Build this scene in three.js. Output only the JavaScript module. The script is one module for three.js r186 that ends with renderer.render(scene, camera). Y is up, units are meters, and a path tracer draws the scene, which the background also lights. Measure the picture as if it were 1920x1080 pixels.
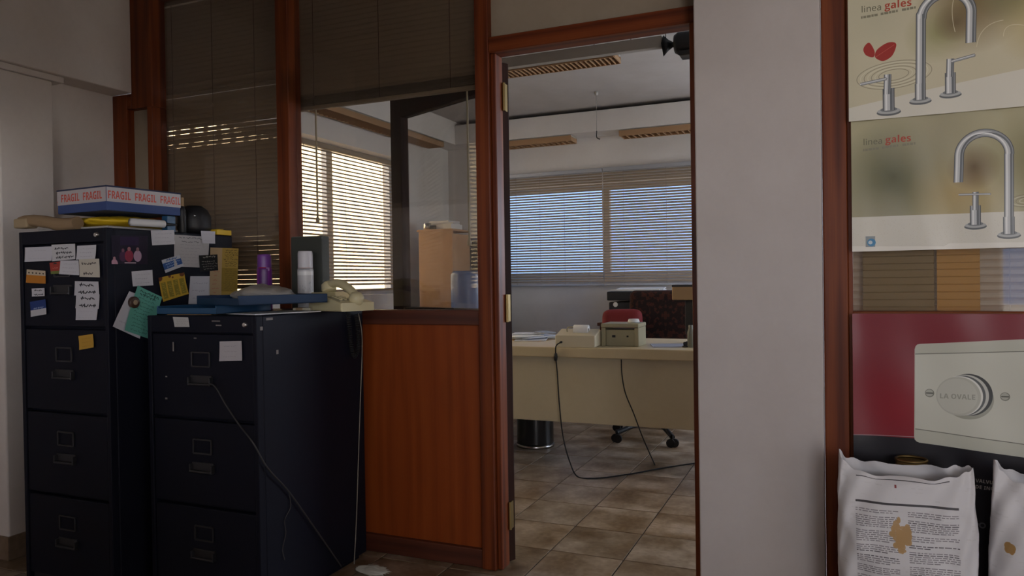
import * as THREE from 'three';
import { RoundedBoxGeometry } from 'three/addons/geometries/RoundedBoxGeometry.js';
import { mergeGeometries, mergeVertices } from 'three/addons/utils/BufferGeometryUtils.js';
import { RectAreaLightUniformsLib } from 'three/addons/lights/RectAreaLightUniformsLib.js';

// ---------------------------------------------------------------- camera, sky, sun, large lights, exposure
const EYE = 1.16, F = 1406, RAD = Math.PI / 180;
const scene = new THREE.Scene();
const camera = new THREE.PerspectiveCamera(2 * Math.atan(540 / F) / RAD, 1920 / 1080, 0.05, 200);
camera.position.set(0, EYE, 0);
camera.rotation.order = 'YXZ';
camera.rotation.set(-0.63 * RAD, 23.22 * RAD, -0.87 * RAD);
camera.updateMatrixWorld(true);
scene.background = new THREE.Color().setRGB(0.58, 0.95, 1.75);
const sun = new THREE.DirectionalLight(new THREE.Color().setRGB(1, 0.9, 0.74), 32);
sun.name = 'sun'; sun.position.set(6, 9, 0.6); sun.target.position.set(-6, 0, -4.5);
sun.castShadow = true; sun.shadow.mapSize.set(2048, 2048);
Object.assign(sun.shadow.camera, { left: -14, right: 14, top: 14, bottom: -14, near: 0.5, far: 50 });
scene.add(sun, sun.target);
RectAreaLightUniformsLib.init();
function daylight(name, rgb, intensity, w, h, from, to) {
  const l = new THREE.RectAreaLight(new THREE.Color().setRGB(...rgb), intensity, w, h);
  l.name = name; l.position.set(...from); l.lookAt(...to); scene.add(l); return l;
}
daylight('shopfront_daylight', [1, 0.97, 0.945], 9.6, 1.5, 1.9, [2.85, 1.35, 4.45], [0.6, 1.1, -2]);
daylight('side_window_daylight', [1, 0.97, 0.945], 1.8, 1.6, 1.3, [3.95, 1.45, 1.2], [-3, 1.0, -1.6]);
daylight('left_shopfront_daylight', [1, 0.97, 0.945], 4.6, 1.7, 1.5, [-0.75, 1.35, 4.45], [-1.2, 1.1, -2]);
daylight('office_daylight', [0.8, 0.92, 1.1], 9, 1.6, 0.72, [0.98, 1.5725, -6.36], [0.98, 1.5725, 0]);
daylight('office_side_daylight', [0.88, 0.95, 1.05], 8, 1.5, 1.0, [1.96, 1.5, -5.15], [-2, 0.9, -5.6]);
const renderer = new THREE.WebGLRenderer({ antialias: true });
renderer.toneMapping = THREE.LinearToneMapping;
renderer.toneMappingExposure = 0.92;
renderer.shadowMap.enabled = true;

// ---------------------------------------------------------------- helpers
const V = (x, y, z) => new THREE.Vector3(x, y, z);
function ray(px, py) { return V((px - 960) / F, -(py - 540) / F, -1).applyEuler(camera.rotation); }
function onZ(px, py, z) { const r = ray(px, py); return r.multiplyScalar(z / r.z).add(camera.position); }
function onX(px, py, x) { const r = ray(px, py); return r.multiplyScalar(x / r.x).add(camera.position); }
function onY(px, py, y) { const r = ray(px, py); return r.multiplyScalar((y - EYE) / r.y).add(camera.position); }
let seed = 7;
const rnd = () => { seed = (seed * 1664525 + 1013904223) >>> 0; return seed / 4294967296; };
const rr = (a, b) => a + (b - a) * rnd();
const hash = (x, y) => { let h = (x * 374761393 + y * 668265263) | 0; h = Math.imul(h ^ (h >>> 13), 1274126177); return ((h ^ (h >>> 16)) >>> 0) / 4294967296; };
function noise(x, y) {
  const ix = Math.floor(x), iy = Math.floor(y), fx = x - ix, fy = y - iy, sx = fx * fx * (3 - 2 * fx), sy = fy * fy * (3 - 2 * fy);
  const a = hash(ix, iy), b = hash(ix + 1, iy), c = hash(ix, iy + 1), d = hash(ix + 1, iy + 1);
  return a + (b - a) * sx + (c - a) * sy + (a - b - c + d) * sx * sy;
}
const fbm = (x, y, o = 4) => { let s = 0, a = 0.5, t = 0; for (let i = 0; i < o; i++) { s += a * noise(x, y); t += a; x = x * 2.03 + 17; y = y * 2.03 + 31; a *= 0.5; } return s / t; };

const used = {};
const numbered = (n) => { used[n] = (used[n] ?? -1) + 1; return used[n] ? n + '_' + String(used[n]).padStart(3, '0') : n; };
function tag(o, label, category, group, kind) {
  if (label) o.userData.label = label;
  if (category) o.userData.category = category;
  if (group) o.userData.group = group;
  if (kind) o.userData.kind = kind;
  return o;
}
function thing(name, label, category, pos = [0, 0, 0], turn = 0, group) {
  const o = new THREE.Group(); o.name = numbered(name); o.position.set(...pos); o.rotation.y = turn; scene.add(o);
  return tag(o, label, category, group);
}
function struct(name, label) { const o = new THREE.Group(); o.name = name; scene.add(o); return tag(o, label, 'building', null, 'structure'); }
function part(parent, name, geo, mat, pos, rot) {
  const m = new THREE.Mesh(geo, mat); m.name = name; m.castShadow = m.receiveShadow = true;
  if (pos) m.position.set(...pos);
  if (rot) m.rotation.set(...rot);
  parent.add(m); return m;
}
function single(name, label, category, geo, mat, pos, rot, group) {
  const m = part(scene, numbered(name), geo, mat, pos, rot); return tag(m, label, category, group);
}
// uv in metres from the face each corner lies on; grain = the axis the pattern's v runs along
function uvm(g, grain = 'y', off = 0) {
  const n = g.index ? g.toNonIndexed() : g; n.computeBoundingBox();
  const p = n.attributes.position, q = n.attributes.normal, uv = new Float32Array(p.count * 2);
  for (let i = 0; i < p.count; i += 3) {
    let nx = 0, ny = 0, nz = 0;
    for (let k = 0; k < 3; k++) { nx += Math.abs(q.getX(i + k)); ny += Math.abs(q.getY(i + k)); nz += Math.abs(q.getZ(i + k)); }
    for (let k = 0; k < 3; k++) {
      const x = p.getX(i + k), y = p.getY(i + k), z = p.getZ(i + k);
      let a, b;
      if (nx >= ny && nx >= nz) { a = z; b = y; if (grain === 'z') [a, b] = [y, z]; }
      else if (ny >= nz) { a = x; b = z; if (grain === 'x') [a, b] = [z, x]; }
      else { a = x; b = y; if (grain === 'x') [a, b] = [y, x]; }
      uv[(i + k) * 2] = a + off; uv[(i + k) * 2 + 1] = b + off * 1.7;
    }
  }
  n.setAttribute('uv', new THREE.BufferAttribute(uv, 2)); return n;
}
function box(w, h, d, r = 0, grain = 'y') {
  const g = r ? new RoundedBoxGeometry(w, h, d, 2, Math.min(r, w / 2.05, h / 2.05, d / 2.05)) : new THREE.BoxGeometry(w, h, d);
  return uvm(g, grain, rnd() * 3);
}
// box between two corners
function span(parent, name, x0, x1, y0, y1, z0, z1, mat, r = 0, grain = 'y') {
  return part(parent, name, box(Math.abs(x1 - x0), Math.abs(y1 - y0), Math.abs(z1 - z0), r, grain), mat, [(x0 + x1) / 2, (y0 + y1) / 2, (z0 + z1) / 2]);
}
function tube(pts, r, seg = 0, rad = 8) { const c = new THREE.CatmullRomCurve3(pts.map((p) => p.isVector3 ? p : V(...p)), false, 'centripetal'); return new THREE.TubeGeometry(c, seg || pts.length * 8, r, rad); }
function lathe(pts, seg = 32) { return new THREE.LatheGeometry(pts.map((p) => new THREE.Vector2(...p)), seg); }
function merged(list) { return mergeGeometries(list.map((g) => { const n = g.index ? g.toNonIndexed() : g.clone(); for (const k of Object.keys(n.attributes)) if (!['position', 'normal', 'uv'].includes(k)) n.deleteAttribute(k); return n; })); }
const moved = (g, x, y, z, rx = 0, ry = 0, rz = 0) => g.clone().applyMatrix4(new THREE.Matrix4().compose(V(x, y, z), new THREE.Quaternion().setFromEuler(new THREE.Euler(rx, ry, rz)), V(1, 1, 1)));

// ---------------------------------------------------------------- textures and materials
function dataTex(w, h, f, srgb, rep) {
  const d = new Uint8Array(w * h * 4);
  for (let y = 0; y < h; y++) for (let x = 0; x < w; x++) { const c = f(x / w, y / h); for (let k = 0; k < 3; k++) d[(y * w + x) * 4 + k] = Math.max(0, Math.min(255, c[k] ?? c[0])); d[(y * w + x) * 4 + 3] = 255; }
  const t = new THREE.DataTexture(d, w, h); t.wrapS = t.wrapT = THREE.MirroredRepeatWrapping; t.magFilter = THREE.LinearFilter; t.minFilter = THREE.LinearMipmapLinearFilter;
  if (srgb) t.colorSpace = THREE.SRGBColorSpace;
  if (rep) t.repeat.set(...rep);
  t.needsUpdate = true; return t;
}
function canvasTex(w, h, draw) {
  const c = document.createElement('canvas'); c.width = w; c.height = h; const x = c.getContext('2d'); draw(x, w, h);
  const t = new THREE.CanvasTexture(c); t.colorSpace = THREE.SRGBColorSpace; return t;
}
const std = (o) => new THREE.MeshPhysicalMaterial(o);
const rgb = (r, g, b) => new THREE.Color().setRGB(r, g, b);
function woodTex(c0, c1, c2, s, kn = 0.4) {
  return dataTex(384, 768, (u, v) => {
    const g = fbm(u * 26 + s, v * 1.6 + s, 4), f = fbm(u * 120 + s, v * 5, 3), w = Math.sin((u * 7 + 1.6 * fbm(u * 3 + s, v * 0.8, 3)) * 6.28) * 0.5 + 0.5;
    const m = 0.45 * g + 0.25 * f + 0.3 * w, knot = Math.max(0, fbm(u * 6 + 40 + s, v * 3.5, 3) - 0.66) * 3;
    return [0, 1, 2].map((k) => { const a = m < 0.5 ? c0[k] + (c1[k] - c0[k]) * m * 2 : c1[k] + (c2[k] - c1[k]) * (m - 0.5) * 2; return a * (1 - kn * knot); });
  }, true, [2, 1]);
}
const plaster = dataTex(512, 512, (u, v) => [128 + 60 * (fbm(u * 60, v * 60, 3) - 0.5) + 90 * (fbm(u * 9, v * 9, 3) - 0.5)]);
const stainTex = (base, amp, s) => dataTex(512, 512, (u, v) => { const n = fbm(u * 7 + s, v * 7 + s, 5) - 0.5, k = fbm(u * 60 + s, v * 60, 2) - 0.5; return base.map((b, i) => b + amp * n * (1 + 0.1 * i) + amp * 0.25 * k); }, true);
const M = {};
M.wood = std({ map: woodTex([68, 25, 9], [114, 53, 21], [146, 80, 35], 3), roughness: 0.5, specularIntensity: 0.6, clearcoat: 0.06, clearcoatRoughness: 0.3 });
M.panel = std({ map: woodTex([120, 50, 14], [138, 63, 20], [150, 74, 26], 11, 0.08), roughness: 0.5, specularIntensity: 0.6, clearcoat: 0.06, clearcoatRoughness: 0.35 });
M.darkWood = std({ map: woodTex([52, 24, 16], [84, 42, 28], [104, 56, 36], 21), roughness: 0.45 });
M.doorWood = std({ map: woodTex([30, 15, 11], [46, 25, 18], [60, 36, 26], 27), roughness: 0.7, specularIntensity: 0.3 });
M.wall = std({ map: stainTex([224, 215, 208], 14, 2), bumpMap: plaster, bumpScale: 0.0015, roughness: 0.9 });
M.pillar = std({ map: stainTex([196, 189, 186], 10, 9), bumpMap: plaster, bumpScale: 0.0015, roughness: 0.85 });
M.officeWall = std({ map: stainTex([226, 223, 221], 10, 5), bumpMap: plaster, bumpScale: 0.001, roughness: 0.9 });
M.ceiling = std({ map: stainTex([186, 182, 180], 12, 7), roughness: 0.95 });
M.beige = std({ map: stainTex([152, 138, 120], 14, 13), roughness: 0.8 });
M.skirt = std({ map: stainTex([128, 108, 88], 70, 15), roughness: 0.6 });
M.grout = std({ color: rgb(0.06, 0.05, 0.045), roughness: 0.95 });
M.tiles = [0, 1, 2, 3].map((k) => std({ map: stainTex([138 + k * 4, 121 + k * 3, 102 + k * 2], 125, 31 + k * 5), roughness: 0.36 }));
M.floor = std({ map: stainTex([122, 104, 88], 80, 61), roughness: 0.5 });
M.navy = std({ color: rgb(0.0078, 0.009, 0.017), roughness: 0.52, specularIntensity: 0.3, bumpMap: dataTex(256, 256, (u, v) => [128 + 120 * (fbm(u * 90, v * 90, 2) - 0.5)]), bumpScale: 0.0003 });
M.navyDark = std({ color: rgb(0.01, 0.01, 0.015), roughness: 0.5 });
M.black = std({ color: rgb(0.012, 0.012, 0.014), roughness: 0.5 });
M.rubber = std({ color: rgb(0.01, 0.01, 0.011), roughness: 0.75 });
M.chrome = std({ color: rgb(0.6, 0.6, 0.6), metalness: 1, roughness: 0.25 });
M.brass = std({ color: rgb(0.28, 0.2, 0.085), metalness: 1, roughness: 0.45 });
M.steel = std({ color: rgb(0.35, 0.34, 0.33), metalness: 0.9, roughness: 0.45 });
M.slat = std({ color: rgb(0.38, 0.305, 0.225), roughness: 0.55 });
M.alu = std({ color: rgb(0.55, 0.58, 0.64), metalness: 0.6, roughness: 0.35 });
M.glass = std({ color: 0xffffff, transmission: 1, roughness: 0.02, thickness: 0, ior: 1.5 });
M.tinted = std({ color: rgb(0.8, 0.78, 0.75), transmission: 1, roughness: 0.02, thickness: 0, ior: 1.5 });
M.cord = std({ color: rgb(0.35, 0.3, 0.25), roughness: 0.8 });
M.cream = std({ color: rgb(0.56, 0.5, 0.36), roughness: 0.5 });
M.creamDark = std({ color: rgb(0.34, 0.31, 0.2), roughness: 0.55 });
M.deskTop = std({ map: stainTex([192, 176, 142], 10, 71), roughness: 0.5 });
M.deskPanel = std({ map: stainTex([186, 174, 146], 10, 73), roughness: 0.55 });
M.paper = std({ color: rgb(0.72, 0.72, 0.72), roughness: 0.85, side: THREE.DoubleSide });
M.louvre = std({ color: rgb(0.42, 0.25, 0.13), roughness: 0.6 });
M.fixture = std({ color: rgb(0.36, 0.34, 0.31), roughness: 0.6 });
M.blue = std({ color: rgb(0.014, 0.075, 0.17), roughness: 0.4 });
M.blueDark = std({ color: rgb(0.009, 0.034, 0.085), roughness: 0.45 });
M.card = std({ color: rgb(0.36, 0.24, 0.13), roughness: 0.85 });
M.red = std({ color: rgb(0.16, 0.008, 0.012), roughness: 0.8, sheen: 0.3, sheenColor: rgb(0.5, 0.1, 0.1) });
M.yellow = std({ color: rgb(0.75, 0.5, 0.02), roughness: 0.5 });
M.white = std({ color: rgb(0.72, 0.72, 0.72), roughness: 0.5 });

// ---------------------------------------------------------------- places in metres
const ZP = -2.70, XL = -3.34, ZF = -6.30, CEIL = 2.72, OCEIL = 2.60;

// ---------------------------------------------------------------- floor: grout bed and single tiles
{
  const floor = struct('floor', 'mottled brown ceramic tile floor running through shop and office');
  span(floor, 'grout_bed', -3.6, 4.2, -0.12, -0.004, ZF - 0.2, 4.6, M.grout);
  const TX = 0.319, TZ = 0.3335, x0 = -1.125, z0 = -3.0;
  const geo = [0, 1, 2].map((k) => { const g = new RoundedBoxGeometry(TX - 0.006, 0.02, TZ - 0.006, 1, 0.002); return uvm(g, 'y', k * 0.37 + 0.2); });
  for (let i = -7; i <= 4; i++) for (let j = -10; j <= 4; j++) {
    const cx = x0 + (i + 0.5) * TX, cz = z0 + (j + 0.5) * TZ;
    if (cz < ZF + 0.02 || cx < XL - 0.05 || cz > -1.4) continue;
    part(floor, 'tile', geo[Math.floor(rnd() * 3)], M.tiles[Math.floor(rnd() * 4)], [cx, -0.01 + rr(-0.0008, 0), cz], [0, Math.floor(rnd() * 2) * Math.PI, 0]);
  }
  span(floor, 'floor_field', -3.34, 4.05, -0.02, 0, z0 + 5 * TZ, 4.5, M.floor);
  span(floor, 'floor_field', x0 + 5 * TX, 4.05, -0.02, -0.0005, ZF, z0 + 5 * TZ - 0.002, M.floor);
}
// ---------------------------------------------------------------- walls and ceilings
const W = {};
{
  W.left = struct('wall_left', 'long off-white plastered wall with a boxed beam and a window');
  const a = XL - 0.2, wy0 = 1.06, wy1 = 2.19, wz0 = -5.48, wz1 = -3.05;
  span(W.left, 'shop_wall', a, XL, 0, 2.9, ZP, 4.5, M.wall);
  span(W.left, 'wall_below_window', a, XL, 0, wy0, ZF - 0.2, ZP, M.officeWall);
  span(W.left, 'wall_above_window', a, XL, wy1, 2.9, ZF - 0.2, ZP, M.officeWall);
  span(W.left, 'wall_beside_window', a, XL, wy0, wy1, ZF - 0.2, wz0, M.officeWall);
  span(W.left, 'wall_beside_window', a, XL, wy0, wy1, wz1, ZP, M.officeWall);
  span(W.left, 'boxed_beam', XL, -3.2, 2.116, CEIL, ZP, 4.5, M.wall, 0.006);
  span(W.left, 'pilaster', XL, -3.235, 0, 2.088, -2.31, -2.07, M.wall, 0.008);
  span(W.left, 'pilaster_cap', XL, -3.225, 2.088, 2.116, -2.36, -1.7, M.wall, 0.004);
  span(W.left, 'office_beam', XL, -3.14, 2.39, OCEIL, ZF, ZP - 0.1, M.officeWall, 0.004);
  W.back = struct('wall_back', 'white office wall with a wide window behind blinds');
  const b = ZF - 0.2, x0 = -2.87, x1 = 1.85, y0 = 1.16, y1 = 1.985;
  span(W.back, 'wall_below_window', XL, 2.2, 0, y0, b, ZF, M.officeWall);
  span(W.back, 'wall_above_window', XL, 2.2, y1, 2.9, b, ZF, M.officeWall);
  span(W.back, 'wall_beside_window', XL, x0, y0, y1, b, ZF, M.officeWall);
  span(W.back, 'wall_beside_window', x1, 2.2, y0, y1, b, ZF, M.officeWall);
  span(W.back, 'office_beam', -3.14, 2.0, 2.39, OCEIL - 0.035, ZF, -6.06, M.officeWall, 0.004);
  W.right = struct('wall_right', 'plain wall on the far right of shop and office');
  for (const [y0, y1, z0, z1] of [[0, 0.8, ZP, 4.5], [2.1, 2.9, ZP, 4.5], [0.8, 2.1, ZP, 0.4], [0.8, 2.1, 2.0, 4.5]]) span(W.right, 'shop_wall', 4.0, 4.2, y0, y1, z0, z1, M.wall);
  for (const [y0, y1, z0, z1] of [[0, 1, ZF, -2.705], [2, 2.9, ZF, -2.705], [1, 2, ZF, -5.95], [1, 2, -4.35, -2.705]]) span(W.right, 'office_wall', 2.0, 2.2, y0, y1, z0, z1, M.officeWall);
  W.front = struct('wall_front', 'shop front wall with a wide glazed opening to the street');
  span(W.front, 'wall_pier', -3.54, -1.6, 0, 2.9, 4.5, 4.7, M.wall); span(W.front, 'wall_pier', 0.1, 1.7, 0, 2.9, 4.5, 4.7, M.wall);
  span(W.front, 'lintel', -1.6, 0.1, 2.1, 2.9, 4.5, 4.7, M.wall); span(W.front, 'plinth', -1.6, 0.1, 0, 0.6, 4.5, 4.7, M.wall);
  span(W.front, 'wall_pier', 3.5, 4.2, 0, 2.9, 4.5, 4.7, M.wall);
  span(W.front, 'lintel', 1.7, 3.5, 2.4, 2.9, 4.5, 4.7, M.wall);
  span(W.front, 'plinth', 1.7, 3.5, 0, 0.35, 4.5, 4.7, M.wall);
  W.ceil = struct('ceiling', 'flat off-white ceilings over shop and office');
  span(W.ceil, 'shop_ceiling', -3.54, 4.2, CEIL, 2.9, ZP - 0.05, 4.7, M.ceiling);
  span(W.ceil, 'office_ceiling', -3.54, 2.2, OCEIL, 2.9, ZF - 0.2, ZP - 0.09, M.ceiling);
  span(W.ceil, 'roof_slab', -3.6, 4.3, 2.9, 3.05, ZF - 0.3, 4.8, M.ceiling);
  span(W.ceil, 'dropped_beam', -3.34, -0.33, 1.72, CEIL, -0.9, -0.6, M.ceiling);
  const sk = struct('baseboard_left', 'mottled brown tile skirting at the foot of the pilaster');
  span(sk, 'skirting_tile', -3.235, -3.225, 0, 0.1, -2.31, -2.065, M.skirt, 0.002);
  span(sk, 'skirting_tile', -3.32, -3.225, 0, 0.1, -2.07, -2.06, M.skirt, 0.002);
}
// windows in the outer walls
function windowFrame(n, label, place, w, h, bars) {
  const o = struct('window_' + n, label); place(o);
  const t = 0.045, d = 0.05;
  for (const s of [-1, 1]) { part(o, 'frame_rail', box(w, t, d, 0.004), M.alu, [0, s * (h / 2 - t / 2), 0]); part(o, 'frame_stile', box(t, h - 2 * t, d, 0.004), M.alu, [s * (w / 2 - t / 2), 0, 0]); }
  for (const x of bars) part(o, 'mullion', box(0.07, h - 2 * t, d, 0.004), M.alu, [x, 0, 0]);
  const xs = [-w / 2 + t, ...bars.flatMap((x) => [x - 0.035, x + 0.035]), w / 2 - t];
  for (let i = 0; i < xs.length; i += 2) part(o, 'pane', new THREE.BoxGeometry(xs[i + 1] - xs[i], h - 2 * t, 0.004), M.glass, [(xs[i] + xs[i + 1]) / 2, 0, 0]);
  return o;
}
const farMid = (-2.87 + 1.85) / 2, farMull = onZ(1138, 430, ZF - 0.13).x;
windowFrame(1, 'wide aluminium window in the far office wall', (o) => o.position.set(farMid, 1.5725, ZF - 0.13), 4.72, 0.825, [farMull - farMid, 0.1 - farMid]);
windowFrame(2, 'aluminium window in the left office wall, warm light outside', (o) => { o.position.set(XL - 0.13, 1.625, -4.265); o.rotation.y = Math.PI / 2; }, 2.43, 1.13, [0.35]);
windowFrame(3, 'shopfront glazing to the street', (o) => o.position.set(2.6, 1.375, 4.6), 1.8, 2.05, [0]);
windowFrame(4, 'side window in the right shop wall', (o) => { o.position.set(4.1, 1.45, 1.2); o.rotation.y = Math.PI / 2; }, 1.6, 1.3, [0]);
windowFrame(6, 'window in the right office wall', (o) => { o.position.set(2.1, 1.5, -5.15); o.rotation.y = Math.PI / 2; }, 1.6, 1.0, [0]);
windowFrame(5, 'second shopfront window beside the entrance', (o) => o.position.set(-0.75, 1.35, 4.6), 1.7, 1.5, [0]);

// ---------------------------------------------------------------- what stands outside the windows
{
  const g = struct('ground_outside', 'paved yard outside');
  span(g, 'paving', -30, 30, -0.3, -0.13, -40, 30, std({ color: rgb(0.3, 0.28, 0.25), roughness: 0.9 }));
  const n = thing('neighbouring_house', 'sunlit cream house wall outside the left office window', 'building', [-8.2, -0.13, -6]);
  part(n, 'wall', box(0.3, 5.5, 14), std({ map: stainTex([232, 214, 178], 26, 83), roughness: 0.9 }), [0, 2.9, 0]);
  part(n, 'shutter', box(0.08, 2.1, 0.9, 0.01), std({ color: rgb(0.2, 0.2, 0.15), roughness: 0.7 }), [0.19, 1.9, 2.5]);
  part(n, 'shutter', box(0.08, 2.1, 0.5, 0.01), std({ color: rgb(0.2, 0.2, 0.15), roughness: 0.7 }), [0.19, 1.9, -0.4]);
  const k = thing('grey_outbuilding', 'grey concrete outbuilding outside the far office window', 'building', [0.6, -0.13, -12]);
  part(k, 'wall', box(5, 3.6, 0.4), std({ map: stainTex([118, 124, 134], 24, 87), roughness: 0.9 }), [0, 1.8, 0]);
}

// ---------------------------------------------------------------- timber partition
const PX = (px) => onZ(px, 500, ZP).x;   // partition x of a column of the photograph at eye height
const posts = { a0: XL, a1: PX(243), b0: PX(252), b1: PX(291), c0: PX(523), c1: PX(546), d0: PX(895), d1: PX(921) };
const SILL0 = 0.978, SILL1 = 1.04;
{
  const o = struct('wall_partition', 'reddish varnished timber partition with glazed bays, blinds and a doorway');
  const zb = ZP - 0.09, P = (n, x0, x1, y0, y1, m = M.wood, g = 'y', z0 = zb, z1 = ZP, r = 0.005) => span(o, n, x0, x1, y0, y1, z0, z1, m, r, g);
  const RT = 2.575;
  P('post', posts.a0, posts.a1, 0, 2.116); P('post', PX(281), posts.b1, 0, 2.04); P('post', posts.b0, posts.b1, 2.04, CEIL); P('post', posts.c0, posts.c1, 0, CEIL); P('post', posts.d0, posts.d1, 0, CEIL);
  P('door_stop', posts.d1, posts.d1 + 0.022, 0, 2.06, M.wood, 'y', zb, ZP - 0.02);
  P('top_rail', posts.a1, posts.b0, 2.04, 2.116, M.wood, 'x');
  P('top_rail', posts.b1, posts.c0, RT, CEIL, M.wood, 'x'); P('top_rail', posts.c1, posts.d0, RT, CEIL, M.wood, 'x'); P('top_rail', posts.d1, -0.43, 2.62, CEIL, M.wood, 'x');
  P('header_rail', posts.d1, -0.43, 2.06, 2.12, M.wood, 'x');
  P('door_jamb', -0.462, -0.43, 0, 2.06);
  P('end_panel', posts.a1, PX(281), 0.14, 2.04, M.beige, 'y', zb + 0.02, ZP - 0.045, 0);
  P('bottom_rail', posts.a1, PX(281), 0, 0.14, M.wood, 'x');
  P('transom_panel', posts.d1, -0.43, 2.12, 2.62, M.beige, 'y', zb + 0.02, ZP - 0.035, 0);
  for (const [x0, x1] of [[posts.b1, posts.c0], [posts.c1, posts.d0]]) {
    P('sill_rail', x0, x1, SILL0, SILL1, M.darkWood, 'x', zb, ZP - 0.012);
    P('lower_panel', x0, x1, 0.075, SILL0, M.panel, 'y', zb + 0.02, ZP - 0.03, 0);
    P('bottom_rail', x0, x1, 0, 0.075, M.darkWood, 'x', zb, ZP - 0.01);
    P('pane', x0, x1, SILL1, RT, M.tinted, 'y', ZP - 0.054, ZP - 0.05, 0);
  }
  // bay beside the pillar, with the posters on its glass
  const zr = -2.62, q0 = -0.03, q1 = 0.043;
  const Q = (n, x0, x1, y0, y1, m = M.wood, g = 'y', z0 = zr - 0.09, z1 = zr, r = 0.005) => span(o, n, x0, x1, y0, y1, z0, z1, m, r, g);
  Q('post', q0, q1, 0, CEIL); Q('post', 1.25, 1.33, 0, CEIL);
  Q('bead', q1, q1 + 0.014, 0.2, CEIL, M.wood, 'y', zr - 0.06, zr - 0.012, 0.003);
  Q('top_rail', q1, 1.25, 2.6, CEIL, M.wood, 'x'); Q('bottom_rail', q1, 1.25, 0, 0.12, M.wood, 'x');
  Q('lower_panel', q1, 1.25, 0.12, 1.0, M.panel, 'y', zr - 0.075, zr - 0.06, 0);
  const mr = onZ(1596, 588, -2.606).y + 0.006;
  Q('mid_rail', q1, 1.25, 1.0, mr, M.wood, 'x', zr - 0.085, zr - 0.02);
  Q('pane', q1 + 0.014, 1.25, mr, 2.6, M.glass, 'y', zr - 0.034, zr - 0.03, 0);
  Q('wall_infill', 1.33, 4.0, 0, CEIL, M.wall, 'y', zr - 0.09, zr, 0);
  P('wall_infill', XL, 4.0, CEIL, 2.9, M.wall, 'y', zb, ZP, 0);
  const p = struct('wall_pillar', 'off-white plastered pillar between doorway and posters');
  span(p, 'pillar_shaft', -0.43, -0.032, 0, CEIL, -2.8, -2.60, M.pillar, 0.006);
}
// ---------------------------------------------------------------- venetian blinds
const slatGeo = {};
function slatShape(len, w) {
  const k = len.toFixed(3) + w;
  if (slatGeo[k]) return slatGeo[k];
  const s = new THREE.Shape(), n = 4, h = w * 0.15;
  const y = (t) => h * (1 - (2 * t - 1) ** 2);
  for (let i = 0; i <= n; i++) { const t = i / n; i ? s.lineTo((t - 0.5) * w, y(t)) : s.moveTo(-w / 2, y(0)); }
  for (let i = n; i >= 0; i--) s.lineTo((i / n - 0.5) * w, y(i / n) - 0.0006);
  const g = new THREE.ExtrudeGeometry(s, { depth: len, bevelEnabled: false, steps: 1 }); g.translate(0, 0, -len / 2); g.rotateY(Math.PI / 2);   // length along x, width along z
  return (slatGeo[k] = g);
}
// local frame: x along the blind, y up from its foot, +z into the room it is seen from
function blind(name, label, pos, turn, { w, h, pitch = 0.023, sw = 0.025, tilt, mat, jitter = 0, cords = 3, wand, open, rail = M.slat, head = true, cord = M.cord, stack = 0 }) {
  const o = thing(name, label, 'blind', pos, turn, null), g = slatShape(w, sw), low = stack * 0.0026 + (stack ? 0.014 : 0.03), n = Math.floor((h - 0.05 - low) / pitch) + 1;
  if (head) part(o, 'head_rail', box(w, 0.035, 0.035, 0.004), rail, [0, h - 0.0175, 0]);
  part(o, 'bottom_rail', box(w, 0.018, 0.026, 0.005), rail, [0, 0.009, 0]);
  for (let i = 0; i < n; i++) {
    const y = h - 0.05 - i * pitch, t = (open ? open(i, n) ?? tilt : tilt) + jitter * (rnd() - 0.5);
    part(o, 'slat', g, mat, [0, y, 0], [t, 0, jitter * 0.02 * (rnd() - 0.5)]);
  }
  for (let k = 0; k < stack; k++) part(o, 'slat', g, mat, [0, 0.019 + k * 0.0026, 0], [rr(-0.06, 0.06), 0, rr(-0.001, 0.001)]);
  for (let k = 0; k < cords; k++) part(o, 'ladder_cord', new THREE.CylinderGeometry(0.0012, 0.0012, h - 0.03, 5), cord, [(-0.5 + (k + 0.5) / cords) * w, h / 2, 0.014]);
  if (wand) {
    const g2 = part(o, 'wand', new THREE.CylinderGeometry(0.004, 0.004, wand.len, 6), M.cream, [wand.x, h - 0.03 - wand.len / 2, 0.02]);
    part(g2, 'wand_tip', lathe([[0.0, -0.02], [0.006, -0.018], [0.006, 0.006], [0.003, 0.016]], 10), M.cream, [0, -wand.len / 2, 0]);
  }
  return o;
}
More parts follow.
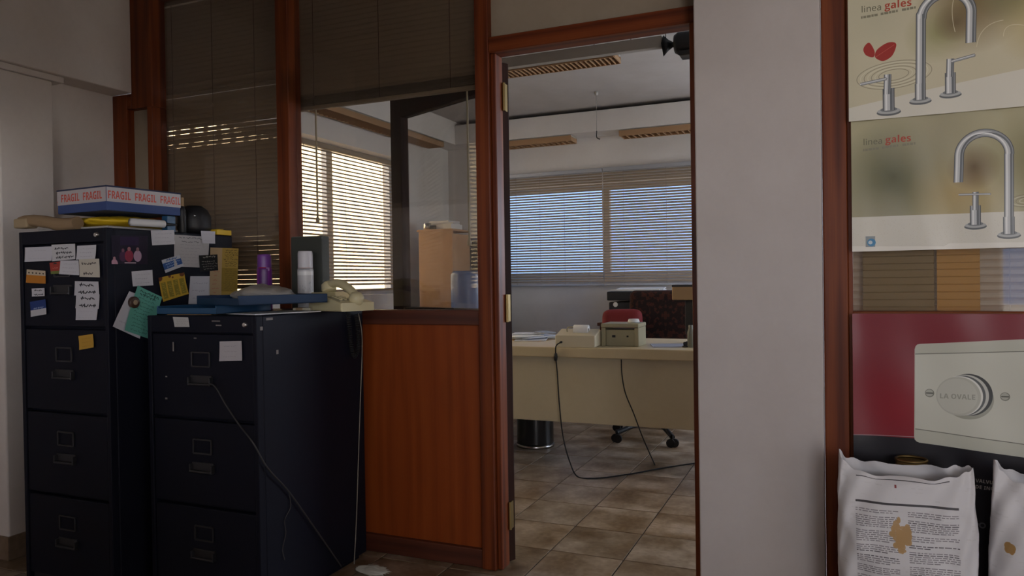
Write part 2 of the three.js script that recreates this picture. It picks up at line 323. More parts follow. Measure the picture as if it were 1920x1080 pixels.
{
  const zB = ZP - 0.13;
  const bay1 = [posts.b1 - 0.12, onZ(523, 500, zB).x + 0.02], bay2 = [onZ(546, 500, zB).x - 0.02, posts.d0 + 0.01];
  blind('venetian_blind', 'closed dark beige blind in partition bay behind the filing cabinets', [(bay1[0] + bay1[1]) / 2, 1.1, zB], 0,
    { w: bay1[1] - bay1[0] - 0.004, h: 1.5, tilt: -1.05, mat: M.slat, jitter: 0.05, cords: 3, rail: M.slat, cord: M.darkWood, open: (i) => ([17, 19, 20, 26, 27, 28, 30].includes(i) ? -0.62 : undefined) });
  const yb = onZ(715, 190, zB).y;
  blind('venetian_blind', 'half raised beige blind above the clear glass beside the doorway', [(bay2[0] + bay2[1]) / 2, yb, zB], 0,
    { w: bay2[1] - bay2[0] - 0.004, h: 2.6 - yb, tilt: -1.0, mat: M.slat, jitter: 0.03, cords: 3, rail: M.slat, cord: M.darkWood, stack: 16 });
  const fx0 = -2.97, fx1 = farMull + 0.02, fx2 = 0.0, fy0 = 1.096, fy1 = 2.11, zf = ZF + 0.05;
  blind('venetian_blind', 'left blind on the far office window, glowing pale blue', [(fx0 + fx1) / 2, fy0, zf], 0, { w: fx1 - fx0 - 0.01, h: fy1 - fy0, tilt: 0.7, mat: M.slat, jitter: 0.05, cords: 5, rail: M.alu });
  blind('venetian_blind', 'right blind on the far office window, greyer and partly behind the pillar', [(fx1 + fx2) / 2, fy0, zf], 0, { w: fx2 - fx1 - 0.01, h: fy1 - fy0, tilt: 0.82, mat: M.slat, jitter: 0.05, cords: 5, rail: M.alu });
  blind('venetian_blind', 'blind on the left office wall with warm light between its slats', [XL + 0.04, 1.09, (-5.29 - 2.95) / 2], Math.PI / 2, { w: 5.29 - 2.95, h: 1.05, pitch: 0.027, sw: 0.026, tilt: 0.62, mat: M.slat, jitter: 0.04, cords: 5 });
  blind('venetian_blind', 'closed beige blind behind the glass between the two posters', [0.65, 1.0, -2.76], 0, { w: 1.18, h: 1.56, pitch: 0.024, tilt: -1.3, mat: M.slat, jitter: 0.02, cords: 4 });
  for (const [px, y0, py1, d] of [[592, 205, 412, 0], [876, 190, 455, 0]]) {
    const a = onZ(px, y0, zB - 0.035), b = onZ(px + 3, py1, zB - 0.035);
    const o = thing('blind_wand', px < 700 ? 'thin tilt wand hanging before the glowing left window' : 'white tilt wand hanging in front of the tan cupboard', 'wand', [a.x, b.y, a.z]);
    part(o, 'rod', new THREE.CylinderGeometry(0.0045, 0.0045, a.y - b.y + 0.15, 8), M.cream, [0, (a.y - b.y + 0.15) / 2, 0]);
    part(o, 'tip', lathe([[0, -0.012], [0.009, -0.012], [0.009, 0.006], [0.005, 0.012], [0.005, 0.03]], 10), M.cream, [0, 0, 0]);
  }
}
// ---------------------------------------------------------------- open glazed door
{
  const o = new THREE.Group(); o.name = 'door_1'; scene.add(o); tag(o, 'dark glazed timber door standing wide open behind the partition', 'door', null, 'structure');
  o.position.set(posts.d1 + 0.024, 0.008, ZP - 0.105); o.rotation.y = Math.PI / 2 + 65 * RAD;   // local +x runs along the leaf
  const w = 0.82, h = 2.035, t = 0.045, D = (n, x0, x1, y0, y1, m = M.doorWood, g = 'y', th = t, r = 0.004) => span(o, n, x0, x1, y0, y1, -th / 2, th / 2, m, r, g);
  D('stile', 0, 0.09, 0, h); D('stile', w - 0.09, w, 0, h);
  D('rail', 0.09, w - 0.09, h - 0.1, h, M.doorWood, 'x'); D('rail', 0.09, w - 0.09, 0.9, 1.03, M.doorWood, 'x'); D('rail', 0.09, w - 0.09, 0, 0.18, M.doorWood, 'x');
  D('panel', 0.09, w - 0.09, 0.18, 0.9, M.doorWood, 'y', 0.02, 0); D('pane', 0.09, w - 0.09, 1.03, h - 0.1, M.glass, 'y', 0.004, 0);
  const hk = part(o, 'handle', tube([[w - 0.05, 0.99, 0.022], [w - 0.05, 0.99, 0.06], [w - 0.14, 0.99, 0.065]], 0.008, 20), M.brass);
  for (const y of [1.9, 1.045, 0.2]) {
    const q = part(scene, numbered('hinge'), merged([box(0.004, 0.11, 0.034), moved(new THREE.CylinderGeometry(0.007, 0.007, 0.112, 10), 0.0, 0, 0.02)]), M.brass, [posts.d1 + 0.028, y, ZP - 0.105]);
    scene.remove(q); q.name = 'hinge'; const g = new THREE.Group(); o.attach(q);
  }
}
// ---------------------------------------------------------------- filing cabinets
const TALL = { x1: -2.419, x0: -2.9, z0: -1.92, z1: -2.54, h: 1.372 }, LOW = { x1: -1.825, x0: -2.34, z0: -2.02, z1: -2.655, h: 1.048 };
function cabinet(name, label, c, n, top, bright) {
  const w = c.x1 - c.x0, d = c.z0 - c.z1, o = thing(name, label, 'cabinet', [(c.x0 + c.x1) / 2, 0, (c.z0 + c.z1) / 2]);
  const body = part(o, 'body', merged([moved(box(w, c.h - 0.02, d - 0.03, 0.006), 0, 0.02 + (c.h - 0.02) / 2, -0.015), moved(box(w - 0.04, 0.03, d - 0.08), 0, 0.015, -0.01)]), M.navy);
  const zf = d / 2 - 0.03, lip = 0.018, dw = w - 2 * lip - 0.006;
  // front frame proud of the carcass, drawers set in it
  for (const s of [-1, 1]) part(o, 'front_stile', box(lip, c.h - 0.02, 0.03, 0.003), M.navy, [s * (w / 2 - lip / 2), 0.02 + (c.h - 0.02) / 2, zf + 0.015]);
  part(o, 'top_rail', box(w - 2 * lip, top, 0.03, 0.003), M.navy, [0, c.h - top / 2, zf + 0.015]);
  const room = c.h - top - 0.05, ph = room / n;
  for (let k = 0; k < n; k++) {
    const y = c.h - top - (k + 0.5) * ph;
    const dr = part(o, 'drawer', box(dw, ph - 0.011, 0.026, 0.004), M.navy, [0, y, zf + 0.013]);
    // recessed pull with a steel lip, and a card holder above it
    part(dr, 'handle', merged([moved(box(0.1, 0.008, 0.02, 0.003), 0, -0.028, 0.022), moved(box(0.1, 0.03, 0.004, 0.001), 0, -0.012, 0.0155), moved(box(0.006, 0.03, 0.02, 0.002), -0.05, -0.018, 0.02), moved(box(0.006, 0.03, 0.02, 0.002), 0.05, -0.018, 0.02)]), M.navySteel ??= std({ color: rgb(0.05, 0.05, 0.056), metalness: 0.6, roughness: 0.38 }));
    part(dr, 'card_holder', merged([moved(box(0.085, 0.006, 0.006, 0.001), 0, 0.085, 0.016), moved(box(0.085, 0.006, 0.006, 0.001), 0, 0.035, 0.016), moved(box(0.006, 0.05, 0.006, 0.001), -0.042, 0.06, 0.016), moved(box(0.006, 0.05, 0.006, 0.001), 0.042, 0.06, 0.016)]), M.navySteel);
  }
  part(o, 'plinth', box(w - 0.03, 0.05, 0.02), M.navyDark, [0, 0.025, zf]);
  const lk = part(o, 'lock', lathe([[0, 0.012], [0.007, 0.012], [0.009, 0.009], [0.011, 0], [0.011, -0.004]], 16), M.chrome, [w / 2 - 0.045, c.h - top / 2, zf + 0.03], [Math.PI / 2, 0, 0]);
  return o;
}
cabinet('filing_cabinet', 'tall four drawer dark filing cabinet covered with notes and cards', TALL, 4, 0.05);
cabinet('filing_cabinet', 'low three drawer dark filing cabinet with telephone and trays on top', LOW, 3, 0.06);
{ // chips of worn paint on the low cabinet
  const chip = (px, py, pw, ph, plane) => {
    const a = plane === 'f' ? onZ(px, py, LOW.z0) : onX(px, py, LOW.x1), s = 0.0021;
    const m = part(scene, 'chip', box(plane === 'f' ? pw * s : 0.001, ph * s, plane === 'f' ? 0.001 : pw * s), M.chip ??= std({ color: rgb(0.24, 0.22, 0.21), roughness: 0.8 }), [a.x + (plane === 'f' ? 0 : 0.0003), a.y, a.z + (plane === 'f' ? 0.0003 : 0)]);
    m.name = 'paint_chip'; scene.getObjectByName('filing_cabinet_001').attach(m);
  };
  for (const a of [[325, 650, 3, 16, 'f'], [405, 602, 18, 2, 'f'], [410, 610, 12, 2, 'f'], [312, 706, 4, 2, 'f'], [366, 634, 6, 2, 'f'], [520, 660, 5, 7, 's'], [490, 616, 6, 6, 's'], [505, 598, 16, 4, 's'], [312, 747, 5, 3, 'f']]) chip(...a);
}
// ---------------------------------------------------------------- papers, cards and notes stuck on the cabinets
function sheetGeo(tl, tr, br, bl, out, curl = 0.004, n = 8) {
  const g = new THREE.PlaneGeometry(1, 1, n, n), p = g.attributes.position, a = rr(0, 6), b = rr(0.3, 1);
  for (let i = 0; i < p.count; i++) {
    const u = p.getX(i) + 0.5, v = 0.5 - p.getY(i);
    const q = tl.clone().multiplyScalar((1 - u) * (1 - v)).addScaledVector(tr, u * (1 - v)).addScaledVector(br, u * v).addScaledVector(bl, (1 - u) * v);
    q.addScaledVector(out, 0.0012 + curl * b * (v ** 3 + 0.35 * (Math.abs(u - 0.5) * 2) ** 3) + 0.0004 * Math.sin(a + u * 7));
    p.setXYZ(i, q.x, q.y, q.z);
  }
  g.computeVertexNormals(); return g;
}
function printMat(w, h, draw, rough = 0.75) { return std({ map: canvasTex(w, h, draw), roughness: rough, side: THREE.DoubleSide }); }
const scrawl = (c, w, h, rows, col, y0 = 0.2, y1 = 0.8, lw = 3, x0 = 0.12, x1 = 0.88) => {
  c.strokeStyle = col; c.lineWidth = lw; c.lineCap = 'round';
  for (let i = 0; i < rows; i++) {
    const y = h * (y0 + (y1 - y0) * (rows > 1 ? i / (rows - 1) : 0.5)); let x = w * rr(x0, x0 + 0.12); const e = w * rr(x1 - 0.2, x1);
    while (x < e) { const l = rr(w * 0.05, w * 0.14); c.beginPath(); c.moveTo(x, y + rr(-1, 1) * lw); for (let k = 1; k <= 4; k++) c.lineTo(x + l * k / 4, y + rr(-1.6, 1.6) * lw); c.stroke(); x += l + w * 0.04; }
  }
};
const plainNote = (bg, rows, col, lw = 2) => printMat(160, 120, (c, w, h) => { c.fillStyle = bg; c.fillRect(0, 0, w, h); scrawl(c, w, h, rows, col, 0.25, 0.8, lw); });
const NOTE = { blank: plainNote('#c9c8d0', 2, '#aaa6b0', 1.5), bold: plainNote('#c6c5c8', 3, '#3b3a40', 5), pale: plainNote('#cbcad0', 3, '#a09ca8', 2), cream: plainNote('#c9c2b4', 2, '#413c3c', 5), heavy: plainNote('#c7c6cc', 2, '#2c2b31', 7) };
const cardMat = (bands, rows = 0, col = '#fff') => printMat(160, 120, (c, w, h) => { let y = 0; for (const [k, f] of bands) { c.fillStyle = k; c.fillRect(0, y * h, w, f * h + 1); y += f; } if (rows) scrawl(c, w, h, rows, col, 0.15, 0.85, 4); });
function noteOn(plane, name, label, category, tl, tr, br, bl, mat, lift = 0, curl = 0.004, group) {
  const P = plane === 'tf' ? (a) => onZ(...a, TALL.z0) : plane === 'ts' ? (a) => onX(...a, TALL.x1) : plane === 'lf' ? (a) => onZ(...a, LOW.z0) : (a) => onX(...a, LOW.x1);
  const out = plane === 'tf' || plane === 'lf' ? V(0, 0, 1) : V(1, 0, 0);
  const q = [tl, tr, br, bl].map((a) => P(a).addScaledVector(out, lift)), c = q[0].clone().add(q[2]).multiplyScalar(0.5);
  q.forEach((v) => v.sub(c));
  return single(name, label, category, sheetGeo(...q, out, curl), mat, c.toArray(), undefined, group);
}
const rect = (x0, y0, x1, y1, s = 0) => [[x0, y0], [x1, y0 - s], [x1, y1 - s], [x0, y1]];
const gF = 'notes on the front of the tall cabinet', gS = 'papers on the side of the tall cabinet';
noteOn('tf', 'note', 'wide blank white note at the upper left of the tall cabinet front', 'note', ...rect(48, 464, 99, 491, 2), NOTE.blank, 0, 0.003, gF);
noteOn('tf', 'note', 'white note with lines of dark lettering between two blank notes', 'note', [98, 459], [142, 457], [143, 486], [100, 490], NOTE.bold, 0.0012, 0.003, gF);
noteOn('tf', 'note', 'torn white note with faint writing right of the lettered note', 'note', [146, 461], [182, 459], [181, 485], [145, 487], NOTE.pale, 0.001, 0.003, gF);
noteOn('tf', 'card', 'small red and green card left of a white note', 'card', [94, 493], [115, 490], [115, 513], [97, 514], cardMat([['#a23a30', 0.75], ['#6f7a3c', 0.25]], 1, '#d08070'), 0.001, 0.002, gF);
noteOn('tf', 'note', 'white note beside the small red card', 'note', [115, 489], [149, 488], [151, 516], [113, 514], NOTE.pale, 0.002, 0.003, gF);
noteOn('tf', 'note', 'cream note with one bold dark line of lettering', 'note', [150, 486], [188, 485], [190, 520], [152, 519], NOTE.cream, 0.003, 0.003, gF);
noteOn('tf', 'card', 'orange and white card with small dark figures', 'card', [51, 505], [86, 508], [87, 532], [50, 530], printMat(160, 120, (c, w, h) => { c.fillStyle = '#c8b8a0'; c.fillRect(0, 0, w, h * 0.42); c.fillStyle = '#c07a22'; c.fillRect(0, h * 0.4, w, h * 0.6); c.fillStyle = '#40322a'; for (let i = 0; i < 5; i++) { c.beginPath(); c.arc(20 + i * 30, 28, 7, 0, 7); c.fill(); } }), 0, 0.002, gF);
noteOn('tf', 'card', 'tiny white card with one dark word', 'card', [60, 541], [84, 540], [85, 555], [61, 556], NOTE.heavy, 0, 0.002, gF);
noteOn('tf', 'card', 'tilted dark blue and white card near the drawer edge', 'card', [57, 566], [86, 561], [89, 589], [60, 594], cardMat([['#1f3a78', 0.58], ['#c4c3c8', 0.42]], 1, '#9fb0d0'), 0, 0.003, gF);
noteOn('tf', 'note', 'white strip note with two bold lines, topmost of three', 'note', [141, 527], [185, 528], [187, 553], [140, 554], NOTE.heavy, 0, 0.002, gF);
noteOn('tf', 'note', 'white strip note with bold lettering, middle of three', 'note', [144, 553], [188, 552], [187, 579], [143, 578], NOTE.heavy, 0.001, 0.002, gF);
noteOn('tf', 'note', 'plain white strip note, lowest of three', 'note', [143, 577], [184, 579], [182, 600], [143, 600], NOTE.blank, 0.0005, 0.003, gF);
noteOn('tf', 'note', 'yellow square sticky note on the second drawer', 'note', [148, 630], [175, 626], [178, 651], [151, 656], plainNote('#c79a3a', 3, '#a87c28', 2), 0, 0.004, gF);
noteOn('ts', 'photograph', 'dark violet photograph of people under stage light', 'photo', [208, 441], [277, 442], [276, 496], [208, 495], printMat(256, 200, (c, w, h) => {
  c.fillStyle = '#180d26'; c.fillRect(0, 0, w, h); c.fillStyle = '#28143c'; c.fillRect(60, 10, 130, 60);
  const fig = (x, y, s, col, face) => { c.fillStyle = col; c.beginPath(); c.ellipse(x, y + 42 * s, 26 * s, 36 * s, 0, 0, 7); c.fill(); c.fillStyle = face; c.beginPath(); c.ellipse(x, y, 10 * s, 13 * s, 0, 0, 7); c.fill(); };
  fig(80, 104, 1, '#4a2446', '#7a5060'); fig(182, 96, 1.1, '#b090a4', '#8a6468'); fig(122, 94, 1.15, '#8e2c44', '#a06a70'); fig(20, 160, 0.9, '#c090a0', '#b08088'); c.fillStyle = '#b8a0a8'; c.fillRect(90, h - 14, 80, 8);
}, 0.75), 0, 0.002, gS);
noteOn('ts', 'note', 'white note at the top edge right of the photograph', 'note', [282, 432], [326, 431], [327, 458], [284, 460], NOTE.pale, 0, 0.004, gS);
noteOn('ts', 'letter', 'large white printed letter overlapped by a black card', 'paper', [326, 440], [392, 444], [388, 502], [325, 500], printMat(200, 200, (c, w, h) => { c.fillStyle = '#b3b0b0'; c.fillRect(0, 0, w, h); scrawl(c, w, h, 2, '#55535a', 0.08, 0.2, 3); scrawl(c, w, h, 7, '#8f8b92', 0.3, 0.9, 1.5); }), 0.0005, 0.005, gS);
noteOn('ts', 'note', 'small white note under the yellow box', 'note', [375, 433], [402, 434], [401, 457], [377, 456], NOTE.blank, 0.003, 0.003, gS);
noteOn('ts', 'card', 'tilted blue and white card on the letter', 'card', [301, 488], [335, 478], [342, 499], [308, 512], printMat(160, 120, (c, w, h) => { c.fillStyle = '#b9bcc4'; c.fillRect(0, 0, w, h); c.fillStyle = '#28508c'; c.fillRect(0, 34, w, 58); scrawl(c, w, h, 1, '#3a5a90', 0.14, 0.14, 6); scrawl(c, w, h, 2, '#9fb4d4', 0.42, 0.62, 4); }), 0.003, 0.003, gS);
noteOn('ts', 'card', 'black card with white print on the letter', 'card', [371, 479], [406, 477], [407, 507], [373, 510], printMat(160, 120, (c, w, h) => { c.fillStyle = '#0c0c0e'; c.fillRect(0, 0, w, h); scrawl(c, w, h, 1, '#a8a498', 0.12, 0.12, 4); scrawl(c, w, h, 4, '#8d8a80', 0.4, 0.85, 3); }), 0.004, 0.002, gS);
noteOn('ts', 'leaflet', 'tall tan and yellow price leaflet', 'leaflet', [393, 464], [446, 466], [443, 554], [391, 553], printMat(200, 320, (c, w, h) => { c.fillStyle = '#b59a74'; c.fillRect(0, 0, w, h); c.fillStyle = '#ab8c3c'; c.fillRect(w * 0.42, 0, w * 0.58, h); c.fillStyle = '#8f7420'; c.fillRect(w * 0.42, h * 0.42, w * 0.58, h * 0.5); scrawl(c, w, h, 8, '#5c4a1c', 0.05, 0.38, 3, 0.46, 0.96); scrawl(c, w, h, 12, '#6a561a', 0.46, 0.9, 2.5, 0.46, 0.96); scrawl(c, w, h, 6, '#b07058', 0.5, 0.95, 3, 0.04, 0.38); }), 0.002, 0.004, gS);
noteOn('ts', 'menu', 'tilted yellow take-away menu with brown corners', 'leaflet', [295, 521], [343, 511], [350, 551], [302, 566], printMat(220, 190, (c, w, h) => { c.fillStyle = '#c29c2e'; c.fillRect(0, 0, w, h); c.fillStyle = '#6b3a1c'; for (const [x, y, r] of [[10, 8, 22], [200, 10, 20], [96, 6, 12], [120, 20, 8]]) { c.beginPath(); c.arc(x, y, r, 0, 7); c.fill(); } for (let k = 0; k < 4; k++) { c.fillStyle = '#8a7a24'; c.fillRect(14 + k * 52, 44, 38, 130); scrawl(c, w, h, 9, '#c8b050', 0.28, 0.9, 2.5, 0.06 + k * 0.235, 0.26 + k * 0.235); } }), 0.003, 0.006, gS);
noteOn('ts', 'note', 'white note above the teal sheet', 'note', [246, 509], [285, 506], [286, 535], [248, 537], NOTE.pale, 0, 0.004, gS);
noteOn('ts', 'note', 'white page standing behind the blue tray', 'paper', [356, 518], [393, 518], [392, 570], [352, 570], NOTE.pale, 0.001, 0.003, gS);
noteOn('ts', 'note', 'large white sheet tucked behind the teal one', 'paper', [240, 546], [274, 558], [258, 635], [207, 612], NOTE.blank, 0.004, 0.012, gS);
noteOn('ts', 'flyer', 'tilted teal flyer printed with dark lines', 'leaflet', [254, 535], [300, 557], [275, 636], [226, 619], printMat(220, 330, (c, w, h) => { c.fillStyle = '#66b09f'; c.fillRect(0, 0, w, h); scrawl(c, w, h, 2, '#2c5a52', 0.07, 0.13, 6); scrawl(c, w, h, 10, '#427f74', 0.22, 0.92, 4); }), 0.008, 0.014, gS);
{
  const p = onX(247, 567, TALL.x1), o = thing('fridge_magnet', 'round brown magnet holding the teal flyer', 'magnet', [TALL.x1 + 0.012, p.y, p.z]);
  part(o, 'disc', lathe([[0, 0.008], [0.018, 0.008], [0.022, 0.004], [0.022, -0.008], [0, -0.008]], 24), std({ color: rgb(0.06, 0.03, 0.018), roughness: 0.35 }), [0, 0, 0], [0, 0, -Math.PI / 2]);
  part(o, 'emblem', lathe([[0, 0.001], [0.009, 0.001], [0.01, 0]], 12), std({ color: rgb(0.35, 0.26, 0.16), roughness: 0.5 }), [0.0085, 0, 0], [0, 0, -Math.PI / 2]);
}
noteOn('lf', 'label', 'torn white tape on the top rail of the low cabinet', 'label', [325, 594], [354, 595], [357, 613], [329, 613], plainNote('#bdbcba', 4, '#a09c9a', 3), 0.001, 0.003);
noteOn('lf', 'note', 'white square note on the top drawer of the low cabinet', 'note', [413, 640], [454, 639], [456, 676], [413, 677], plainNote('#bbb7bb', 3, '#9f9aa2', 2), 0.001, 0.003);

// ---------------------------------------------------------------- on top of the tall cabinet
const TT = TALL.h;
{
  const board = single('clipboard', 'thin pale board lying on the tall cabinet under the yellow bag', 'board', box(0.38, 0.012, 0.37, 0.003), std({ color: rgb(0.42, 0.4, 0.38), roughness: 0.7 }), [-2.66, TT + 0.006, -2.15]);
  // brown wrapped roll at the front left
  const g = new THREE.CylinderGeometry(0.022, 0.026, 0.3, 14, 12); const p = g.attributes.position;
  for (let i = 0; i < p.count; i++) { const y = p.getY(i), n = 1 + 0.35 * (fbm(p.getX(i) * 60 + 9, y * 22, 3) - 0.5); p.setX(i, p.getX(i) * n + 0.012 * Math.sin(y * 16)); p.setZ(i, p.getZ(i) * n); }
  g.rotateZ(Math.PI / 2); g.computeVertexNormals();
  const roll = thing('paper_roll', 'crumpled brown paper roll at the front edge of the tall cabinet', 'paper', [-2.76, TT + 0.034, -1.945], 0.05);
  part(roll, 'wrap', g, std({ color: rgb(0.3, 0.2, 0.11), roughness: 0.85 })); part(roll, 'loose_end', box(0.075, 0.038, 0.05, 0.008), std({ color: rgb(0.36, 0.27, 0.16), roughness: 0.85 }), [-0.125, 0.001, 0]);
  // yellow plastic bag squeezed under the box
  const y = new THREE.SphereGeometry(1, 48, 20), q = y.attributes.position;
  for (let i = 0; i < q.count; i++) { const a = q.getX(i), b = q.getY(i), c = q.getZ(i), n = 1 + 0.3 * (fbm(a * 5 + 3, c * 5 + b * 2, 3) - 0.5); q.setXYZ(i, a * 0.18 * n, Math.max(-0.024, b * 0.028 * n), c * 0.19 * n); }
  y.computeVertexNormals();
  const bag = thing('yellow_bag', 'crinkled yellow plastic bag squeezed under the tape-wrapped box', 'bag', [-2.65, TT + 0.036, -2.16]);
  part(bag, 'bag', y, M.yellow); 
  const tb = onZ(255, 409, -1.98), tube1 = thing('sealant_tube', 'white and dark sealant tube lying in front of the yellow bag', 'tube', [-2.435, TT + 0.028, -2.09], 1.45);
  part(tube1, 'barrel', moved(lathe([[0, -0.09], [0.015, -0.09], [0.015, 0.05], [0, 0.05]], 16), 0, 0, 0, 0, 0, Math.PI / 2), M.white); part(tube1, 'nozzle', moved(lathe([[0.012, 0], [0.006, 0.02], [0.003, 0.06], [0, 0.06]], 12), 0, 0, 0, 0, 0, -Math.PI / 2), M.black, [0.088, 0, 0]);
}
{ // blue box wrapped in FRAGIL tape
  const y0 = TT + 0.069, C = onZ(200, 396, -1.965), h = 0.088;
  const o = thing('tape_wrapped_box', 'flat blue cardboard box wrapped in red lettered white tape', 'box', [C.x, y0, C.z]);
  const L = 0.3, B = 0.32;   // turned so that one corner points at the room
  o.rotation.y = -0.08;
  const blueBox = std({ color: rgb(0.035, 0.07, 0.22), roughness: 0.6 });
  part(o, 'carton', box(L, h, B, 0.003), blueBox, [-L / 2, h / 2, -B / 2]);
  part(o, 'lid', box(L + 0.006, 0.006, B + 0.006, 0.002), std({ color: rgb(0.02, 0.03, 0.08), roughness: 0.6 }), [-L / 2, h + 0.002, -B / 2]);
  const tapeTex = (n, off) => printMat(768, 128, (c, w, hh) => { c.fillStyle = '#b9b2b4'; c.fillRect(0, 0, w, hh); c.fillStyle = '#c8452e'; c.font = 'bold 92px sans-serif'; c.textBaseline = 'middle'; for (let k = -1; k < n + 1; k++) { c.save(); c.translate(off + k * (w / n), hh / 2 + 4); c.scale((w / n * 0.86) / c.measureText('FRAGIL').width, 1.05); c.fillText('FRAGIL', 0, 0); c.restore(); } }, 0.4);
  const th = 0.054;
  part(o, 'tape', new THREE.PlaneGeometry(L, th), tapeTex(2.2, 60), [-L / 2, h - th / 2 - 0.001, 0.0016]);
  part(o, 'tape', new THREE.PlaneGeometry(B, th), tapeTex(2.9, 8), [0.0016, h - th / 2 - 0.001, -B / 2], [0, Math.PI / 2, 0]);
  const s = single('blue_carton', 'small blue carton holding up the right end of the taped box', 'box', box(0.03, 0.062, 0.04, 0.002), M.blue, [-2.437, TT + 0.031, -2.215]);
}
{ // black round fan-like thing and the yellow box behind
  const c = onX(352, 409, -2.5);
  const o = thing('helmet', 'round black bowl-shaped helmet at the back of the tall cabinet', 'helmet', [-2.5, TT, -2.405]);
  part(o, 'shell', lathe([[0, 0.125], [0.03, 0.122], [0.055, 0.105], [0.068, 0.075], [0.068, 0.03], [0.06, 0.0], [0, 0]], 32), M.black); part(o, 'badge', new THREE.SphereGeometry(0.006, 10, 8), M.chrome, [0.05, 0.075, 0.045]);
  const k = thing('black_bottle', 'slim black bottle with tan cap between taped box and black helmet', 'bottle', [-2.455, TT, -2.3]);
  part(k, 'body', lathe([[0, 0], [0.016, 0], [0.016, 0.09], [0.008, 0.11], [0, 0.11]], 18), M.black); part(k, 'cap', lathe([[0, 0.145], [0.008, 0.145], [0.008, 0.11], [0, 0.11]], 14), M.card);
  const b = onX(416, 434, TALL.x1);
  const yb = thing('yellow_box', 'flat yellow carton at the back corner of the tall cabinet', 'box', [-2.455, TT, -2.495]);
  part(yb, 'carton', box(0.07, 0.022, 0.085, 0.003), M.yellow, [0, 0.011, 0]); part(yb, 'flap', box(0.07, 0.002, 0.03), M.yellow, [0, 0.0235, 0.02], [0.05, 0, 0]);
}
